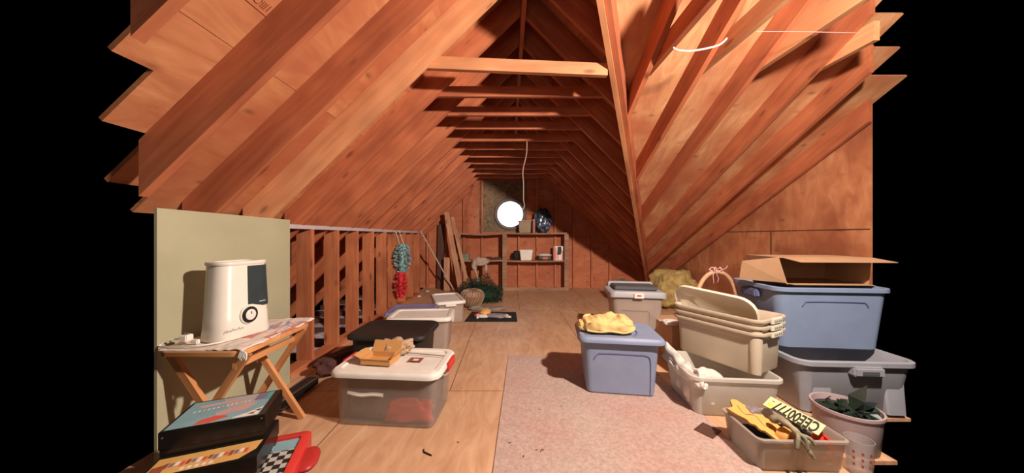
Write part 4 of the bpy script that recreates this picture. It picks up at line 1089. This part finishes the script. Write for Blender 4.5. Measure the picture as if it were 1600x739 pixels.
# items
sz = .645; sy = 6.46
t = empty('white_bin', (.37, sy, sz - .006), 0, 'small white tapered bin on the middle shelf', 'bin')
tote_body('body', .23, .16, .29, .19, .225, M['white'], t, r=.02, rim=.004, rimh=.012)
o = lump('dark_pouch', .13, .14, .20, M['mat'], seed=91, amp=.15, box_=.5, loc=(.155, 6.47, .64)); props(o, 'dark pouch beside the small white bin on the middle shelf', 'pouch')
t = empty('casserole_dish', (.77, sy, sz - .006), 0, 'covered oval casserole dish on the middle shelf', 'dish')
lathe('bowl', [(.08, 0), (.135, .03), (.145, .10), (.14, .105)], M['dish'], t, sx=1, sy=.7); lathe('lid', [(.15, .106), (.15, .118), (.12, .135), (.02, .15)], M['white'], t, sx=1, sy=.7)
patches('dish_label', t, [(rect(-.05, .05, .03, .07), M['pred'])], 0, mtx=Matrix.Translation((0, -.105, .0)) @ Matrix.Rotation(R(90), 4, 'X'))
t = empty('cereal_box', (1.055, sy, sz - .002), R(0), 'red and white printed box at the end of the middle shelf', 'box')
box('carton', -.10, .10, -.06, .06, 0, .30, M['pwhite'], t, .002)
patches('printed_front', t, [(rect(-.095, -.06, .005, .295), M['pred']), (rect(-.02, .0, .01, .28), M['pred']), (rect(.075, .098, .005, .2), M['pred']), ([(-.03, .12), (.05, .12), (.07, .2), (.06, .29), (-.01, .29)], M['ink']), (rect(-.055, -.04, .04, .25), M['pred'])], 0.001, mtx=Matrix.Translation((0, -.0605, 0)) @ Matrix.Rotation(R(90), 4, 'X'))
t = empty('square_planter', (.345, 6.50, 1.238 - .012), 0, 'square clay planter on the top shelf before the round window', 'planter')
tote_body('body', .24, .2, .27, .22, .27, M['planter'], t, r=.015, rim=.006, rimh=.03)
lump('soil', .23, .18, .05, M['mat'], t, seed=3, amp=.1, box_=.8, loc=(0, 0, .22))
o = box('brick_block', -.05, .05, -.06, .06, 0, .30, M['brownprint'], loc=(.58 - .04, 6.50, 1.226)); props(o, 'brown block standing next to the clay planter on the top shelf', 'block')
o.dimensions = (.05, .1, .30)
o = lump('wrapped_vase', .34, .24, .54, M['vase'], seed=77, amp=.28, fr=2.4, box_=.1, loc=(.74, 6.50, 1.222)); o.location.z = 1.216; props(o, 'vase wrapped in shiny dark and clear plastic on the top shelf', 'vase')
o = box('dark_box', -.12, .12, -.08, .08, 0, .13, M['greencloth'], loc=(-.97, 6.50, .648), bevel=.006); props(o, 'dark small box on the middle shelf behind the leaning boards', 'box')
for k, x in enumerate((-.42, -.26, -.20)):
    o = lump('dark_shoe', .17 if k == 0 else .12, .11, .07, M['darkwood'], seed=95 + k, amp=.2, box_=.3, loc=(x, 6.47 + (.06 if k == 2 else 0) - (.03 if k == 1 else 0), .643)); props(o, ('long dark lump on the middle shelf beside the plaid ribbon', 'round dark lump on the shelf near the middle post', 'dark lump behind the round one near the middle post')[k], 'object')
# plaid bow
t = empty('plaid_bow', (-.60, 6.28, 0), 0, 'plaid fabric bow on a stalk rising above the fir garland', 'bow')
lump('bow_loop', .40, .12, .26, M['plaid'], t, seed=101, amp=.4, fr=2.4, box_=.1, loc=(0, 0, .54)).scale = (.8, 1, .65)
bm = bmesh.new(); tube_bm(bm, spline([(-.14, -.02, .60), (-.10, -.03, .45), (-.05, -.03, .30), (-.06, -.02, .12), (-.05, -.02, .004)], 6), [.035 + .02 * math.sin(i * .5) for i in range(25)], 8); link_bm('tail', bm, M['plaid'], t, smooth=True)
bm = bmesh.new(); tube_bm(bm, spline([(.12, -.02, .58), (.13, -.03, .48), (.11, -.03, .40)], 6), .03, 8); link_bm('tail', bm, M['plaid'], t, smooth=True)

# fir garland heap + basket
rnd = random.Random(5); bm = bmesh.new()
for k in range(7000):
    a = rnd.uniform(0, 6.28); rr0 = rnd.random() ** .5; x = rr0 * .40 * math.cos(a); y = rr0 * .28 * math.sin(a); z = rnd.uniform(.0, 1) * .46 * (1 - .5 * rr0 ** 2) * (1 + .3 * noise.noise(Vector((x * 5, y * 5, 0))))
    c = Vector((x, y, z + .005)); d = Vector((rnd.uniform(-1, 1), rnd.uniform(-1, 1), rnd.uniform(-.3, 1))).normalized() * rnd.uniform(.03, .065); w = d.cross(Vector((rnd.uniform(-1, 1), 0, 1))).normalized() * .006
    v = [bm.verts.new(c - w), bm.verts.new(c + w), bm.verts.new(c + d)]; face(bm, v)
bmesh.ops.create_icosphere(bm, subdivisions=3, radius=1, matrix=Matrix.Translation((0, 0, .13)) @ Matrix.Diagonal((.34, .22, .16, 1)))
for v in bm.verts: v.co.z = max(v.co.z, .002)
o = link_bm('fir_garland', bm, M['green'], loc=(-.50, 5.36, 0)); props(o, 'heap of dark green artificial fir garland on the floor before the shelves', 'garland')
t = empty('woven_basket', (-.60, 4.93, 0), R(0), 'round woven wicker basket lying against the fir garland', 'basket')
bm = bmesh.new(); loft(bm, [circ(.10, .0, 24), circ(.16, .08, 24), circ(.19, .18, 24), circ(.15, .25, 24), circ(.08, .275, 24)], mtx=Matrix.Translation((0, 0, .003))); link_bm('shell', bm, M['wicker'], t, smooth='auto')
bm = bmesh.new()
for k in range(22):
    a = 2 * math.pi * k / 22; tube_bm(bm, spline([(r * math.cos(a + i * .12), r * math.sin(a + i * .12), z + .004) for i, (r, z) in enumerate(((.125, .02), (.168, .08), (.196, .18), (.155, .255), (.08, .28)))], 3), .006, 5)
o = link_bm('woven_ribs', bm, M['paper'], t, smooth=True); o.data.materials[0] = plain('pale_cane', (.42, .28, .18), .7, .3, 20)
o = lump('grey_cushion', .22, .12, .06, M['greycloth'], seed=110, amp=.2, box_=.3, loc=(-.52, 4.74, .001)); o.data.materials[0] = M['lizard']; props(o, 'small grey cloth pad under the woven basket', 'cloth')
# grey sheet behind mat
o = lump('grey_paper', .56, .14, .05, M['paper'], seed=112, amp=.3, fr=2, box_=.4, loc=(-.33, 4.70, .0005)); o.data.materials[0] = plain('grey_wrapping', (.28, .20, .17), .8, .3, 8, .5); props(o, 'crumpled grey wrapping paper along the back of the black mat', 'paper')
# mat + doll
bm = bmesh.new(); q = [(-.60, 4.05), (.115, 4.05), (.11, 4.55), (-.56, 4.58)]
loft(bm, [[(x, y, .0005) for x, y in q], [(x, y, .008) for x, y in q]]); o = link_bm('black_mat', bm, M['mat']); props(o, 'black rectangular mat on the floor with a small doll on it', 'mat')
t = empty('scarecrow_doll', (-.32, 4.27, .008), R(-10), 'small orange faced doll with striped clothes lying on the black mat', 'doll')
lump('head', .15, .13, .09, M['orange'], t, seed=120, amp=.08, box_=0, loc=(-.03, .05, .0)); lump('hair', .16, .10, .08, M['fibre'], t, seed=121, amp=.3, box_=0, loc=(-.04, .10, .01)).data.materials[0] = plain('straw_hair', (.72, .50, .22), .8, .2, 20)
lump('arm', .13, .05, .045, M['red'], t, seed=122, amp=.3, loc=(-.12, .02, 0), rot=(0, 0, R(60))); lump('collar', .16, .06, .04, M['whitecloth'], t, seed=123, amp=.3, loc=(-.05, -.035, 0))
lump('hand', .03, .03, .03, M['whitecloth'], t, seed=124, loc=(-.10, -.10, 0)); lump('body', .24, .12, .05, M['greycloth'], t, seed=125, amp=.3, loc=(.15, .0, 0)).data.materials[0] = M['greyrubber']
lump('leg', .20, .035, .03, M['paper'], t, seed=126, amp=.2, loc=(.26, .03, 0), rot=(0, 0, R(-18)))
lump('leg', .20, .035, .03, M['paper'], t, seed=127, amp=.2, loc=(.20, .08, 0), rot=(0, 0, R(4)))
for k, (x, y) in enumerate(((668, 456), (655, 464))):
    Y = EYE * F / (y - VY); X = (x - VX) * Y / F
    o = lump('paper_scrap', .06, .05, .02, M['whitecloth'], seed=130 + k, amp=.4, loc=(X, Y, .0005)); props(o, ('pale paper scrap on the floor by the far knee wall studs', 'pale paper scrap nearer the violet lidded tote')[k], 'scrap')

# plywood stamp on the deck
def deck_pt(x, y, off=-.002):   # pixel -> point on left deck underside
    dx, dz = (x - VX) / F, -(y - VY) / F
    Y = (2.963 + DL + off - EYE) / (dz - .97 * dx); return Vector((dx * Y, Y, EYE + dz * Y))
stamp = bpy.data.objects.new('trim_4', None); C.objects.link(stamp); stamp['kind'] = 'structure'
bm = bmesh.new()
tube_bm(bm, [deck_pt(384, 0), deck_pt(419, 29)], .0022, 5)
for a_, b_ in (((406, 10), (415, 3)), ((408, 13), (417, 6)), ((411, 15), (420, 8)), ((416, 18), (424, 11)), ((422, 30), (440, 12))): tube_bm(bm, [deck_pt(*a_), deck_pt(*b_)], .0022, 5)
cc = deck_pt(404, -1); tube_bm(bm, [deck_pt(404 + 7 * math.cos(q * .5), -1 + 7 * math.sin(q * .5)) for q in range(13)], .002, 5)
link_bm('ink_stamp', bm, M['brownprint'], stamp)

# ------------------------------------------------------------------ lights
def pt(name, loc, e, col, r):
    l = bpy.data.lights.new(name, 'POINT'); l.energy = e; l.color = col; l.shadow_soft_size = r
    l.use_nodes = True; nt = l.node_tree; emn = next(n for n in nt.nodes if n.type == 'EMISSION')
    fo = nt.nodes.new('ShaderNodeLightFalloff'); fo.inputs['Strength'].default_value = 1; nt.links.new(fo.outputs['Linear'], emn.inputs['Strength'])
    o = bpy.data.objects.new(name, l); C.objects.link(o); o.location = loc; return o
pt('ceiling_bulb', (1.38, .77, 2.24), 96, (1, .855, .75), .05)
pt('bounce_fill', (-.3, -1.3, 1.5), 6, (1, .80, .68), .7)  # added soft fill lamp behind the camera, stands in for bounced light
w = bpy.data.worlds.new('World'); bpy.context.scene.world = w; w.use_nodes = True
w.node_tree.nodes['Background'].inputs[0].default_value = (0, 0, 0, 1)

cam = bpy.data.cameras.new('Camera'); co = bpy.data.objects.new('Camera', cam); C.objects.link(co)
co.location = (0, 0, EYE); co.rotation_euler = (R(90), 0, 0)
cam.sensor_width = 36; cam.lens = F / 1600 * 36; cam.shift_x = (800 - VX) / 1600; cam.clip_start = .02
sc = bpy.context.scene; sc.camera = co
vs = sc.view_settings; vs.view_transform = 'Standard'; vs.look = 'None'; vs.exposure = .78; vs.gamma = 1; vs.use_curve_mapping = False
